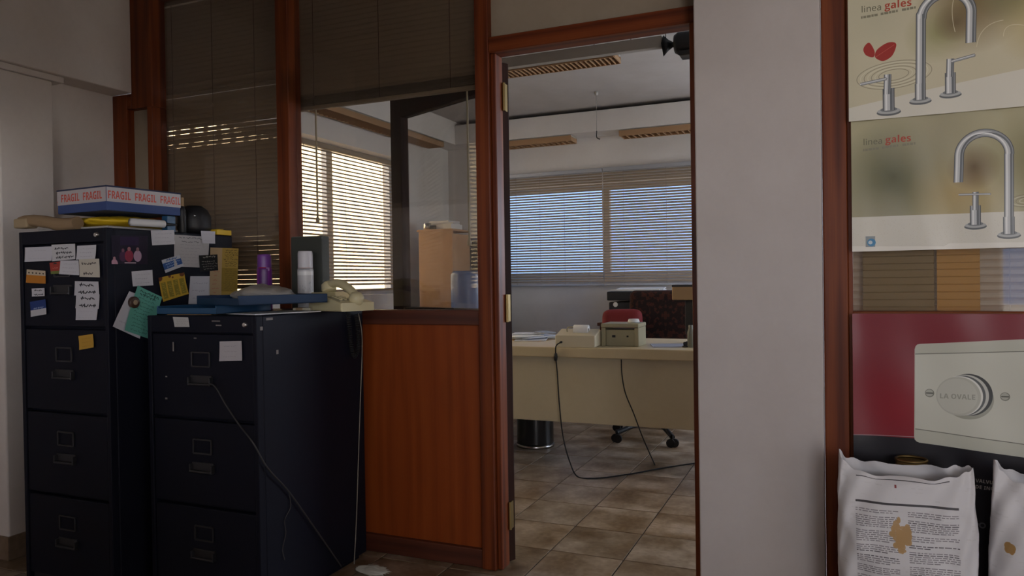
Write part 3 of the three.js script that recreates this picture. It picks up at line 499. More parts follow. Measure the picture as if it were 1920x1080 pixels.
// ---------------------------------------------------------------- on top of the low cabinet
const LT = LOW.h;
function tray(name, label, x, y, z, w, d, h, turn, mat) {
  const o = thing(name, label, 'tray', [x, y, z], turn);
  part(o, 'base', box(w, 0.006, d, 0.002), mat, [0, 0.003, 0]);
  for (const s of [-1, 1]) part(o, 'side_wall', box(0.006, h, d, 0.002), mat, [s * (w / 2 - 0.003), h / 2, 0]);
  part(o, 'back_wall', box(w, h, 0.006, 0.002), mat, [0, h / 2, -d / 2 + 0.003]); part(o, 'front_lip', box(w, h * 0.75, 0.006, 0.002), mat, [0, h * 0.375, d / 2 - 0.003]);
  return o;
}
{
  tray('letter_tray', 'mid blue plastic tray at the front left of the low cabinet', -2.185, LT + 0.004, -2.2, 0.28, 0.3, 0.03, 0.04, M.blue);
  tray('letter_tray', 'dark blue plastic tray stacked with plastic wrapping on the low cabinet', -2.0, LT + 0.036, -2.25, 0.33, 0.36, 0.034, -0.35, M.blueDark);
  single('loose_papers', 'white papers under the front edge of the dark blue tray', 'paper', box(0.2, 0.004, 0.28, 0.001), M.paper, [-1.945, LT + 0.002, -2.25], [0, -0.3, 0]);
  single('brown_folder', 'brown cardboard folder under the mid blue tray', 'folder', box(0.2, 0.003, 0.26, 0.001), M.card, [-2.2, LT + 0.0015, -2.2], [0, 0.1, 0]);
  const g = mergeVertices(new THREE.SphereGeometry(1, 40, 24)), p = g.attributes.position;
  for (let i = 0; i < p.count; i++) { const a = p.getX(i), b = p.getY(i), c = p.getZ(i), n = 1 + 0.5 * (fbm(a * 3 + 5, c * 3 + b * 3 + 2, 4) - 0.5); p.setXYZ(i, a * 0.13 * n, Math.max(-0.026, b * 0.036 * n), c * 0.09 * n); }
  g.computeVertexNormals();
  single('plastic_wrapping', 'crumpled translucent plastic wrapping lying on the dark blue tray', 'wrapping', g, std({ color: rgb(0.42, 0.4, 0.37), roughness: 0.35, transmission: 0.25, thickness: 0 }), [-2.02, LT + 0.0695, -2.27]);
  const can = (name, label, px, z, r, h, y, bodyMat, capMat, capH) => {
    const x = onZ(px, 520, z).x, o = thing(name, label, 'spray can', [x, y, z]);
    part(o, 'body', lathe([[0, 0], [r * 0.95, 0], [r, 0.004], [r, h - capH - 0.01], [r * 0.93, h - capH], [0, h - capH]], 32), bodyMat, [0, 0, 0], [0, -0.6, 0]);
    part(o, 'cap', lathe([[r * 0.93, h - capH], [r * 0.93, h - 0.012], [r * 0.86, h - 0.002], [r * 0.8, h], [0, h]], 32), capMat);
    return o;
  };
  const purple = printMat(256, 256, (c, w, h) => { c.fillStyle = '#7c2f8e'; c.fillRect(0, 0, w, h); for (let k = 0; k < 3; k++) { const x = 20 + k * 88; c.fillStyle = '#c8343c'; c.fillRect(x, 40, 60, 26); c.fillStyle = '#b890c8'; c.fillRect(x + 44, 44, 20, 60); c.fillStyle = '#d890c0'; c.fillRect(x, 150, 60, 10); c.fillStyle = '#5a1f70'; c.fillRect(x, 84, 52, 50); c.fillStyle = '#9a60b0'; c.beginPath(); c.arc(x + 26, 204, 24, 0, 7); c.fill(); } }, 0.35);
  can('spray_can', 'purple air freshener spray can behind the plastic wrapping', 496, -2.5, 0.031, 0.235, LT, purple, std({ color: rgb(0.18, 0.05, 0.3), roughness: 0.35 }), 0.055);
  const whiteCan = printMat(256, 256, (c, w, h) => { c.fillStyle = '#c3c2c4'; c.fillRect(0, 0, w, h); for (let k = 0; k < 3; k++) { const x = k * 86; c.fillStyle = '#c05a48'; c.fillRect(x + 8, 52, 72, 7); c.beginPath(); c.moveTo(x + 26, 50); c.lineTo(x + 44, 38); c.lineTo(x + 64, 50); c.fill(); c.fillStyle = '#8a8b92'; c.fillRect(x + 12, 80, 62, 16); } c.fillStyle = '#e6e6e6'; c.fillRect(0, 104, w, 5); for (let k = 0; k < 400; k++) { c.fillStyle = '#9fa3a6'; c.fillRect(rnd() * w, 116 + rnd() * 140, 3, 2); } }, 0.35);
  can('spray_can', 'white spray can with red print beside the telephone', 573, -2.54, 0.033, 0.245, LT, whiteCan, std({ color: rgb(0.66, 0.64, 0.68), roughness: 0.4 }), 0.07);
  // dark upright file behind the white can
  const x0 = onZ(549, 500, -2.6).x, x1 = onZ(607, 500, -2.6).x, top = onZ(580, 444, -2.6).y;
  const f = thing('box_file', 'dark grey-green upright box file behind the white spray can', 'file', [(x0 + x1) / 2, LT, -2.615]);
  part(f, 'case', box(x1 - x0, top - LT, 0.05, 0.003), std({ color: rgb(0.045, 0.05, 0.042), roughness: 0.6 }), [0, (top - LT) / 2, 0]); part(f, 'top_edge', box(x1 - x0 - 0.006, 0.003, 0.04), std({ color: rgb(0.16, 0.17, 0.15), roughness: 0.7 }), [0, top - LT + 0.001, 0]);
  // cream telephone
  const T = thing('telephone', 'cream desk telephone with handset resting across its base', 'telephone', [onZ(640, 560, -2.47).x, LT, -2.47], -0.3);
  const ws = new THREE.Shape(); ws.moveTo(-0.1, 0); ws.lineTo(0.1, 0); ws.lineTo(0.1, 0.022); ws.lineTo(-0.085, 0.062); ws.lineTo(-0.1, 0.055);
  const wg = new THREE.ExtrudeGeometry(ws, { depth: 0.15, bevelEnabled: true, bevelSize: 0.006, bevelThickness: 0.006, bevelSegments: 2 }); wg.translate(0, 0, -0.075);
  const creamPhone = std({ color: rgb(0.62, 0.55, 0.33), roughness: 0.4 });
  part(T, 'base', wg, creamPhone, [0, 0.006, 0]);
  const kp = part(T, 'keypad', box(0.08, 0.004, 0.07, 0.001), M.creamDark, [0.045, 0.048, 0.035], [0, 0, -0.21]);
  for (let i = 0; i < 3; i++) for (let j = 0; j < 4; j++) part(kp, 'key', box(0.012, 0.005, 0.01, 0.002), creamPhone, [-0.027 + j * 0.018, 0.004, -0.022 + i * 0.022]);
  const hp = []; for (let i = 0; i <= 12; i++) { const t = i / 12; hp.push([(t - 0.5) * 0.19, 0.098 - 0.03 * (2 * t - 1) ** 2 + 0.05 * (0.5 - t), -0.045]); }
  const hs = merged([tube(hp, 0.017, 40, 14), moved(lathe([[0, -0.02], [0.027, -0.02], [0.03, -0.008], [0.026, 0.014], [0.012, 0.024], [0, 0.026]], 22), -0.09, 0.088, -0.045, 0, 0, 0.35), moved(lathe([[0, -0.02], [0.027, -0.02], [0.03, -0.008], [0.026, 0.014], [0.012, 0.024], [0, 0.026]], 22), 0.09, 0.043, -0.045, 0, 0, -0.6)]);
  part(T, 'handset', hs, creamPhone, [0, 0.006, 0.04]);
  // coiled cord and thin wire hanging down the side of the cabinet
  const pts = []; const A = onX(650, 580, LOW.x1 + 0.014), loop = [[652, 578], [656, 620], [660, 655], [665, 668], [671, 655], [672, 625], [668, 590]].map(([x, y]) => onX(x, y, LOW.x1 + 0.014));
  const base = new THREE.CatmullRomCurve3(loop), up = V(0, 1, 0);
  for (let i = 0; i <= 520; i++) { const t = i / 520, c = base.getPointAt(t), a = t * 52 * 6.283, tg = base.getTangentAt(t), n1 = V(1, 0, 0), n2 = n1.clone().cross(tg).normalize(); pts.push(c.addScaledVector(n1, 0.0075 * Math.cos(a)).addScaledVector(n2, 0.0075 * Math.sin(a))); }
  single('coiled_cord', 'black coiled handset cord looping down the cabinet side', 'cord', new THREE.TubeGeometry(new THREE.CatmullRomCurve3(pts), 900, 0.0022, 5), M.rubber);
  const wire = [[672, 588], [678, 620], [679, 655], [676, 740], [672, 860], [668, 980], [664, 1058]].map(([x, y]) => onX(x, y, LOW.x1 + 0.006));
  single('telephone_wire', 'thin pale telephone wire hanging to the floor beside the cabinet', 'wire', tube(wire, 0.0022, 80, 6), std({ color: rgb(0.26, 0.24, 0.2), roughness: 0.6 }));
  const e = thing('eraser_box', 'small cream carton lying in front of the telephone', 'box', [-1.93, LT, -2.4], 0.2);
  part(e, 'carton', box(0.075, 0.014, 0.03, 0.003), M.cream, [0, 0.007, 0]); part(e, 'sleeve', box(0.03, 0.015, 0.031, 0.002), M.card, [-0.01, 0.0072, 0]);
}
{ // cable from the top drawer pull to the floor
  const pts = [onZ(385, 721, LOW.z0 + 0.03), onZ(400, 722, LOW.z0 + 0.035), onZ(424, 760, LOW.z0 + 0.02), onZ(448, 796, LOW.z0 + 0.02), onZ(474, 830, LOW.z0 + 0.02), onX(500, 875, LOW.x1 + 0.012), onX(540, 920, LOW.x1 + 0.012), onX(590, 990, LOW.x1 + 0.012), onX(640, 1062, LOW.x1 + 0.02)];
  single('antenna_cable', 'thin grey cable running slantwise from the drawer pull to the floor', 'cable', tube(pts, 0.003, 120, 6), std({ color: rgb(0.035, 0.033, 0.034), roughness: 0.6 }));
  const p = [[542, 925], [545, 950], [534, 975], [536, 1000], [530, 1030], [534, 1050]].map(([x, y]) => onX(x, y, LOW.x1 + 0.006));
  single('frayed_string', 'frayed dark string hanging off the slanting cable', 'string', tube(p, 0.0015, 40, 5), std({ color: rgb(0.06, 0.055, 0.055), roughness: 0.8 }));
  const b = onZ(277, 975, -2.06), o = thing('red_capped_bottle', 'dark bottle with red cap in the gap between the cabinets', 'bottle', [-2.38, 0, -2.1]);
  part(o, 'body', lathe([[0, 0], [0.03, 0], [0.03, b.y - 0.06], [0.014, b.y - 0.02], [0, b.y - 0.02]], 20), M.black); part(o, 'cap', lathe([[0.018, b.y - 0.03], [0.018, b.y + 0.012], [0, b.y + 0.014]], 18), std({ color: rgb(0.6, 0.05, 0.03), roughness: 0.4 }));
}
{ // scrap of white fluff on the shop floor
  const c = onY(700, 1074, 0), g = mergeVertices(new THREE.SphereGeometry(1, 30, 16)), p = g.attributes.position;
  for (let i = 0; i < p.count; i++) { const a = p.getX(i), b = p.getY(i), d = p.getZ(i), n = 1 + 0.9 * (fbm(a * 4 + 1, d * 4 + b * 3, 3) - 0.5); p.setXYZ(i, a * 0.075 * n, Math.max(-0.012, b * 0.014 * n), d * 0.035 * n); }
  g.computeVertexNormals();
  single('crumpled_rag', 'scrap of crumpled white rag on the shop floor', 'rag', g, std({ color: rgb(0.5, 0.5, 0.44), roughness: 0.9 }), [c.x, 0.012, c.z]);
}
{ // shop counter behind the photographer; its shade lies on the lower drawers
  const o = thing('shop_counter', 'wooden shop counter facing the filing cabinets', 'counter', [-1.02, 0, 0.75]);
  part(o, 'top', box(2.25, 0.04, 0.6, 0.006, 'x'), M.wood, [0, 1.0, 0]); part(o, 'front', box(2.19, 0.98, 0.03, 0.003), M.panel, [0, 0.49, -0.25]);
  for (const s of [-1, 1]) part(o, 'end_panel', box(0.03, 0.98, 0.5, 0.003), M.panel, [s * 1.08, 0.49, 0.015]);
}
// ---------------------------------------------------------------- posters on the glass beside the pillar
const zPo = -2.606;
function poster(name, label, x0, y0, x1, y1, draw, o = {}) {
  const w = x1 - x0, h = y1 - y0, S = 1500 / Math.max(w, h), g = new THREE.PlaneGeometry(w, h, 40, 40), p = g.attributes.position;
  for (let i = 0; i < p.count; i++) { const x = p.getX(i), y = p.getY(i), u = x / w + 0.5; p.setZ(i, 0.0015 * Math.sin(x * 34 + y * 6) * (o.wave ?? 1) + 0.0012 * Math.sin(y * 21 + x * 15) + (o.edge ?? 0) * Math.exp(-u * 14)); }
  g.computeVertexNormals();
  const cv = (px, py) => { const q = onZ(px, py, zPo); return [(q.x - x0) * S, (y1 - q.y) * S]; };
  const t = canvasTex(Math.round(w * S), Math.round(h * S), (c, W, H) => draw(c, cv, W, H, S));
  t.anisotropy = 4;
  return single(name, label, 'poster', g, std({ map: t, roughness: 0.5, specularIntensity: 0.5, clearcoat: 0.22, clearcoatRoughness: 0.25, side: THREE.DoubleSide }), [(x0 + x1) / 2, (y0 + y1) / 2, zPo + (o.z ?? 0)]);
}
function soft(c, x, y, r, col) { const g = c.createRadialGradient(x, y, 0, x, y, r); g.addColorStop(0, col); g.addColorStop(1, col.replace(/[\d.]+\)$/, '0)')); c.fillStyle = g; c.fillRect(x - r, y - r, 2 * r, 2 * r); }
// printed chrome: a bundle of strokes along a path
function pipe(c, pts, w) {
  for (const [k, col, off] of [[1, '#54585c', 0], [0.84, '#9a9ea2', 0], [0.5, '#c9ccce', -0.1], [0.2, '#6f7478', 0.22], [0.16, '#eef0f0', -0.2]]) {
    c.strokeStyle = col; c.lineWidth = w * k; c.lineCap = 'butt'; c.lineJoin = 'round'; c.beginPath();
    pts.forEach(([x, y], i) => (i ? c.lineTo(x + off * w, y) : c.moveTo(x + off * w, y))); c.stroke();
  }
}
const arc = (cx, cy, rx, ry, a0, a1, n = 24) => Array.from({ length: n + 1 }, (_, i) => { const a = a0 + (a1 - a0) * i / n; return [cx + rx * Math.cos(a), cy + ry * Math.sin(a)]; });
function tapBase(c, cv, px, py, h, w) {   // flared foot standing at (px, py) of the picture
  const [x, y] = cv(px, py), s = cv(px + 1, py)[0] - x;
  c.fillStyle = '#6a6e70'; c.beginPath(); c.ellipse(x, y, w * 0.95 * s, w * 0.3 * s, 0, 0, 7); c.fill();
  c.fillStyle = '#b8bbbb'; c.beginPath(); c.ellipse(x, y - 3 * s, w * 0.9 * s, w * 0.26 * s, 0, 0, 7); c.fill();
  c.fillStyle = '#7d8284'; c.beginPath(); c.ellipse(x, y - 6 * s, w * 0.66 * s, w * 0.2 * s, 0, 0, 7); c.fill();
  pipe(c, [[x, y - 4 * s], [x, y - h * s]], w * 0.92 * s);
}
{
  const X0 = 0.055, X1 = 0.66, ym = onZ(1600, 229, zPo).y, yb = onZ(1600, 472, zPo).y, yt = 2.28, yr = onZ(1596, 588, zPo).y;
  const lettering = (c, cv, px, py, s) => {
    const [x, y] = cv(px, py), k = cv(px + 1, py)[0] - x, T = (t, dx, dy, size, col, f) => { c.font = f + ' ' + size * k + 'px sans-serif'; c.fillStyle = col; c.fillText(t, x + dx * k, y + dy * k); return c.measureText(t).width / k; };
    c.save(); c.textBaseline = 'alphabetic'; const w = T('linea ', 0, 0, 17 * s, '#6d6c58', 'normal'); T('gales', w, 0, 19 * s, '#b34a38', 'bold'); c.fillStyle = '#8a8772'; for (let q = 0, e = 0; e < 94 * s; q++) { const l = (3 + (q * 7) % 5) * s; if (q % 6 !== 5) c.fillRect(x + e * k, y + (8 - e * 0.06) * k, l * k, 4.6 * s * k); e += l + 1.2; } c.restore();
  };
  const bg = (c, W, H, base, spots) => { c.fillStyle = base; c.fillRect(0, 0, W, H); for (const [x, y, r, col] of spots) soft(c, x * W, y * H, r * W, col); for (let i = 0; i < 5000; i++) { c.fillStyle = 'rgba(120,116,90,0.05)'; c.fillRect(rnd() * W, rnd() * H, 4, 2); } };
  const leaf = (c, cv) => {
    c.fillStyle = '#a8332c'; for (const P of [[[1616, 96], [1628, 78], [1640, 96], [1640, 110], [1625, 108]], [[1640, 98], [1660, 82], [1682, 80], [1676, 104], [1658, 118], [1640, 112]]]) { c.beginPath(); const q = P.map((p) => cv(...p)), m = q.map((a, i) => { const b = q[(i + 1) % q.length]; return [(a[0] * 0.62 + b[0] * 0.38), (a[1] * 0.62 + b[1] * 0.38)]; }); c.moveTo(...m[0]); for (let i = 1; i <= q.length; i++) c.quadraticCurveTo(...q[i % q.length], ...m[i % q.length]); c.closePath(); c.fill(); }
    c.strokeStyle = '#d06a5c'; c.lineWidth = 3; c.beginPath(); c.moveTo(...cv(1640, 110)); c.lineTo(...cv(1676, 86)); c.stroke();
  };
  const ripples = (c, cv, px, py, r, k) => { const [x, y] = cv(px, py), s = cv(px + 1, py)[0] - x; c.lineWidth = 5; for (let i = 0; i < k; i++) { c.strokeStyle = i % 2 ? 'rgba(232,228,208,0.6)' : 'rgba(130,124,100,0.6)'; c.beginPath(); c.ellipse(x, y, (r - i * 7) * s, (r - i * 7) * 0.4 * s, -0.05, 0, 7); c.stroke(); } };
  poster('tap_poster', 'upper glossy poster of a tall chrome tap with a red leaf', X0 - 0.006, ym, X1, yt, (c, cv, W, H, S) => {
    bg(c, W, H, '#d2cbb0', [[0.2, 0.75, 0.25, 'rgba(212,206,178,0.9)'], [0.55, 0.5, 0.25, 'rgba(116,94,56,0.9)'], [0.75, 0.45, 0.2, 'rgba(96,98,58,0.85)'], [0.85, 0.62, 0.22, 'rgba(190,170,110,0.8)'], [0.12, 0.5, 0.2, 'rgba(200,196,170,0.9)'], [0.4, 0.62, 0.15, 'rgba(150,150,100,0.7)'], [0.6, 0.2, 0.4, 'rgba(150,146,106,0.7)'], [0.48, 0.58, 0.1, 'rgba(96,74,50,0.6)']]);
    const P = (l) => { c.beginPath(); l.forEach((p, i) => (i ? c.lineTo(...cv(...p)) : c.moveTo(...cv(...p)))); c.closePath(); };
    c.fillStyle = '#e0ddd0'; P([[1590, 205], [1700, 178], [1930, 128], [2100, 95], [2100, 260], [1590, 260]]); c.fill();
    c.fillStyle = '#efede4'; P([[1590, 230], [1700, 226], [1930, 208], [2100, 190], [2100, 214], [1930, 222], [1700, 238], [1590, 242]]); c.fill();
    ripples(c, cv, 1675, 142, 70, 7); leaf(c, cv); lettering(c, cv, 1614, 26, 1.05);
    c.strokeStyle = 'rgba(226,220,190,0.8)'; c.lineWidth = 4; for (const [a, b, e, f] of [[1790, 62, 1800, -20], [1880, 40, 1830, 90], [1920, 50, 1880, 70]]) { c.beginPath(); c.moveTo(...cv(a, b)); c.quadraticCurveTo(...cv((a + e) / 2 - 20, (b + f) / 2 - 18), ...cv(e, f)); c.stroke(); }
    const sw = cv(1744, 100)[0] - cv(1725, 100)[0], [ax, ay] = cv(1773, 30), rx = cv(1820, 30)[0] - ax;
    pipe(c, [cv(1725, 190), cv(1726, 30), ...arc(ax, ay, rx, rx * 0.98, Math.PI, 2 * Math.PI), cv(1819, 82)], sw);
    tapBase(c, cv, 1725, 192, 38, 22); tapBase(c, cv, 1666, 212, 50, 24); tapBase(c, cv, 1781, 180, 48, 22);
    pipe(c, [cv(1663, 178), cv(1664, 141)], sw * 0.75); pipe(c, [cv(1613, 160), cv(1662, 149)], sw * 0.34); pipe(c, [cv(1780, 146), cv(1781, 112)], sw * 0.75); pipe(c, [cv(1784, 117), cv(1827, 105)], sw * 0.34);
  }, { z: 0.012, wave: 0.7 });
  poster('tap_poster', 'lower glossy poster of a swan-neck chrome tap in creased plastic', X0, yb, X1, ym + 0.012, (c, cv, W, H, S) => {
    bg(c, W, H, '#b9b391', [[0.2, 0.45, 0.3, 'rgba(92,94,68,0.9)'], [0.5, 0.6, 0.25, 'rgba(186,162,108,0.9)'], [0.55, 0.42, 0.12, 'rgba(88,64,40,0.8)'], [0.4, 0.15, 0.3, 'rgba(170,164,138,0.8)'], [0.8, 0.4, 0.25, 'rgba(134,130,92,0.8)'], [0.12, 0.8, 0.2, 'rgba(160,156,134,0.8)']]);
    const P = (l) => { c.beginPath(); l.forEach((p, i) => (i ? c.lineTo(...cv(...p)) : c.moveTo(...cv(...p)))); c.closePath(); };
    c.fillStyle = '#dfdcd0'; P([[1590, 408], [1920, 396], [2100, 392], [2100, 490], [1590, 490]]); c.fill();
    c.fillStyle = '#cfcbbb'; for (let i = 0; i < 900; i++) { const q = cv(1595 + rnd() * 500, 412 + rnd() * 50); c.fillRect(q[0], q[1], 3, 3); }
    c.fillStyle = '#edeae0'; P([[1590, 462], [1770, 462], [1780, 456], [2100, 452], [2100, 490], [1590, 490]]); c.fill();
    lettering(c, cv, 1618, 272, 1.0); ripples(c, cv, 1925, 376, 34, 4);
    const [dx, dy] = cv(1632, 453), k = cv(1633, 453)[0] - dx; c.fillStyle = '#8f999c'; c.fillRect(dx - 9 * k, dy - 11 * k, 18 * k, 22 * k); c.fillStyle = '#3d86b4'; c.beginPath(); c.arc(dx + 2 * k, dy + 2 * k, 8 * k, 0, 7); c.fill(); c.fillStyle = '#c4d4dc'; c.beginPath(); c.arc(dx, dy + 2 * k, 4 * k, 0, 7); c.fill();
    const sw = cv(1901, 300)[0] - cv(1884, 300)[0], [ax, ay] = cv(1845, 290), rx = cv(1893, 290)[0] - ax;
    pipe(c, [cv(1892, 440), cv(1892, 290), ...arc(ax, ay, rx, rx, 0, -Math.PI), cv(1797, 342)], sw * 1.1);
    tapBase(c, cv, 1892, 442, 42, 24); tapBase(c, cv, 1829, 425, 46, 22); pipe(c, [cv(1829, 394), cv(1829, 360)], sw * 0.7); pipe(c, [cv(1798, 365), cv(1857, 364)], sw * 0.26);
  }, { wave: 2.2 });
  poster('valve_poster', 'dark red poster of a chrome flush valve on a pale plate', X0 - 0.002, 0.2, X1, yr, (c, cv, W, H, S) => {
    c.fillStyle = '#80212d'; c.fillRect(0, 0, W, H);
    for (let i = 0; i < 4000; i++) { c.fillStyle = 'rgba(140,40,50,0.06)'; c.fillRect(rnd() * W, rnd() * H, 60, 2); }
    soft(c, ...cv(1690, 770), W * 0.3, 'rgba(150,30,44,0.75)');
    const P = (l) => { c.beginPath(); l.forEach((p, i) => (i ? c.lineTo(...cv(...p)) : c.moveTo(...cv(...p)))); c.closePath(); };
    c.fillStyle = '#15131c'; P([[1580, 813], [1715, 822], [1920, 850], [2150, 880], [2150, 1700], [1580, 1700]]); c.fill();
    c.strokeStyle = '#a89ca0'; c.lineWidth = 3; c.beginPath(); c.moveTo(...cv(1580, 813)); c.lineTo(...cv(1715, 819)); c.stroke();
    c.fillStyle = '#c3c4b6'; P([[1725, 645], [1920, 636], [2120, 630], [2120, 890], [1920, 858], [1724, 830], [1719, 828], [1715, 824], [1714, 818], [1715, 655], [1717, 649], [1720, 646]]); c.fill();
    c.fillStyle = '#d0d1c4'; P([[1716, 664], [2120, 654], [2120, 862], [1716, 804]]); c.fill();
    c.strokeStyle = '#6d6e62'; c.lineWidth = 4; for (const [a, b] of [[[1716, 664], [2120, 654]], [[1716, 804], [2120, 862]]]) { c.beginPath(); c.moveTo(...cv(...a)); c.lineTo(...cv(...b)); c.stroke(); }
    const [x, y] = cv(1797, 742), k = cv(1798, 742)[0] - x, disc = (dx, dy, rx, ry, col) => { c.fillStyle = col; c.beginPath(); c.ellipse(x + dx * k, y + dy * k, rx * k, ry * k, 0, 0, 7); c.fill(); };
    disc(18, 6, 48, 44, '#a5a698'); disc(20, -3, 44, 45, '#3c3f3f'); disc(14, -2, 43, 44, '#c7c8c0'); disc(9, -1, 42, 43, '#5c6060'); disc(4, 0, 42, 42.5, '#e6e7e0'); disc(0, 1, 42, 42, '#bdbeb2'); disc(-2, 1, 38, 38, '#c7c8bc');
    c.font = 'bold ' + 15 * k + 'px sans-serif'; c.fillStyle = '#9d9e91'; c.textBaseline = 'middle'; c.fillText('LA OVALE', x - 36 * k, y + 2 * k);
    for (const [sx, sy] of [[1743, 737], [1885, 744]]) { const [a, b] = cv(sx, sy); c.fillStyle = '#7f8074'; c.beginPath(); c.arc(a, b, 9 * k, 0, 7); c.fill(); c.fillStyle = '#b5b6aa'; c.beginPath(); c.arc(a - 1, b - 1, 7.5 * k, 0, 7); c.fill(); c.strokeStyle = '#5a5b52'; c.lineWidth = 2.4 * k; c.beginPath(); c.moveTo(a - 7 * k, b); c.lineTo(a + 7 * k, b); c.stroke(); }
    const [tx, ty] = cv(1829, 904); c.save(); c.translate(tx, ty); c.rotate(0.06); c.fillStyle = '#b0aca8'; c.textBaseline = 'alphabetic'; c.font = 'bold ' + 10.5 * k + 'px sans-serif'; c.fillText('VALVULA DE', 0, 0); c.fillText('DE INODORO', 0, 13.5 * k); c.restore();
    c.strokeStyle = '#5c5c60'; c.lineWidth = 5 * k; c.beginPath(); c.moveTo(...cv(1818, 975)); c.lineTo(...cv(1836, 984)); c.stroke(); c.lineWidth = 3 * k; c.beginPath(); c.arc(...cv(1842, 985), 5 * k, 0, 7); c.stroke();
  }, { edge: 0.008 });
  // brown and orange paper lying against the blind between the posters
  const strip = (name, label, px0, px1, col) => {
    const a = onZ(px0, 520, -2.735).x, b = onZ(px1, 520, -2.735).x, y0 = 1.03, y1 = 1.36, g = new THREE.PlaneGeometry(b - a, y1 - y0, 2, 96), p = g.attributes.position;
    for (let i = 0; i < p.count; i++) { const t = (p.getY(i) / 0.024) % 1, f = t < 0 ? t + 1 : t; p.setZ(i, 0.006 * f); }
    const n = g.toNonIndexed(); n.computeVertexNormals();
    return single(name, label, 'paper', n, std({ color: col, roughness: 0.7, side: THREE.DoubleSide }), [(a + b) / 2, (y0 + y1) / 2, -2.742]);
  };
  strip('brown_paper', 'brown paper pressed against the blind between the posters', 1618, 1752, rgb(0.2, 0.14, 0.06));
  strip('orange_paper', 'orange paper pressed against the blind between the posters', 1757, 1838, rgb(0.42, 0.22, 0.05));
}
// ---------------------------------------------------------------- sacks in front of the posters
function sack(name, label, x, z, w, d, h, turn, mat, lean) {
  const o = thing(name, label, 'sack', [x, 0, z], turn), NU = 72, NV = 44, pos = [], uv = [], idx = [];
  for (let j = 0; j <= NV; j++) for (let i = 0; i <= NU; i++) {
    const a = (i / NU) * 2 * Math.PI, v = j / NV, fl = Math.pow(v, 3);   // flatter towards the open mouth
    const bul = 0.86 + 0.2 * Math.sin(Math.min(1, v * 1.25) * Math.PI * 0.62), cx = Math.cos(a), sx = Math.sin(a), e = 0.62;
    const X = Math.sign(cx) * Math.abs(cx) ** e * w / 2 * bul * (1 - 0.05 * fl), Z = Math.sign(sx) * Math.abs(sx) ** e * (d / 2) * (1 - 0.62 * fl) * bul;
    const wr = 0.012 * (fbm(cx * 2.2 + v * 5 + lean * 9, sx * 2.2 + v * 7, 4) - 0.5) * (0.4 + 1.3 * v), cr = 0.004 * Math.sin(a * 9 + v * 21);
    const mouth = v > 0.9 ? (v - 0.9) * 10 : 0, front = sx > 0 ? 1 : 0;
    const top = h * (1 - mouth * (front ? 0.055 * (1 - cx * cx) + 0.006 : 0.02 * (1 - cx * cx)) + mouth * 0.05 * Math.max(0, -cx) ** 8 + 0.006 * mouth * Math.sin(a * 13));
    pos.push(X * (1 + wr * 3) + lean * v * v * 0.05, v * top, Z * (1 + wr * 4) + wr + cr * (front ? 1 : -1));
    uv.push(0.5 - (X / w) * 0.98, v * 0.98);
    if (!front) uv[uv.length - 2] += 2;   // print shows on the front only
    if (i < NU && j < NV) { const k = j * (NU + 1) + i; idx.push(k, k + NU + 1, k + 1, k + 1, k + NU + 1, k + NU + 2); }
  }
  for (let i = 0; i < uv.length; i += 2) if (uv[i] < 1.5) uv[i] = 1 - uv[i];
  const g = new THREE.BufferGeometry(); g.setAttribute('position', new THREE.Float32BufferAttribute(pos, 3)); g.setAttribute('uv', new THREE.Float32BufferAttribute(uv, 2)); g.setIndex(idx); g.computeVertexNormals();
  part(o, 'paper_shell', g, mat);
  const bt = part(o, 'bottom', box(w * 0.84, 0.01, d * 0.84, 0.004), mat.bottom ??= std({ color: rgb(0.55, 0.55, 0.55), roughness: 0.8, side: THREE.DoubleSide }), [0, 0.006, 0]);
  return o;
}
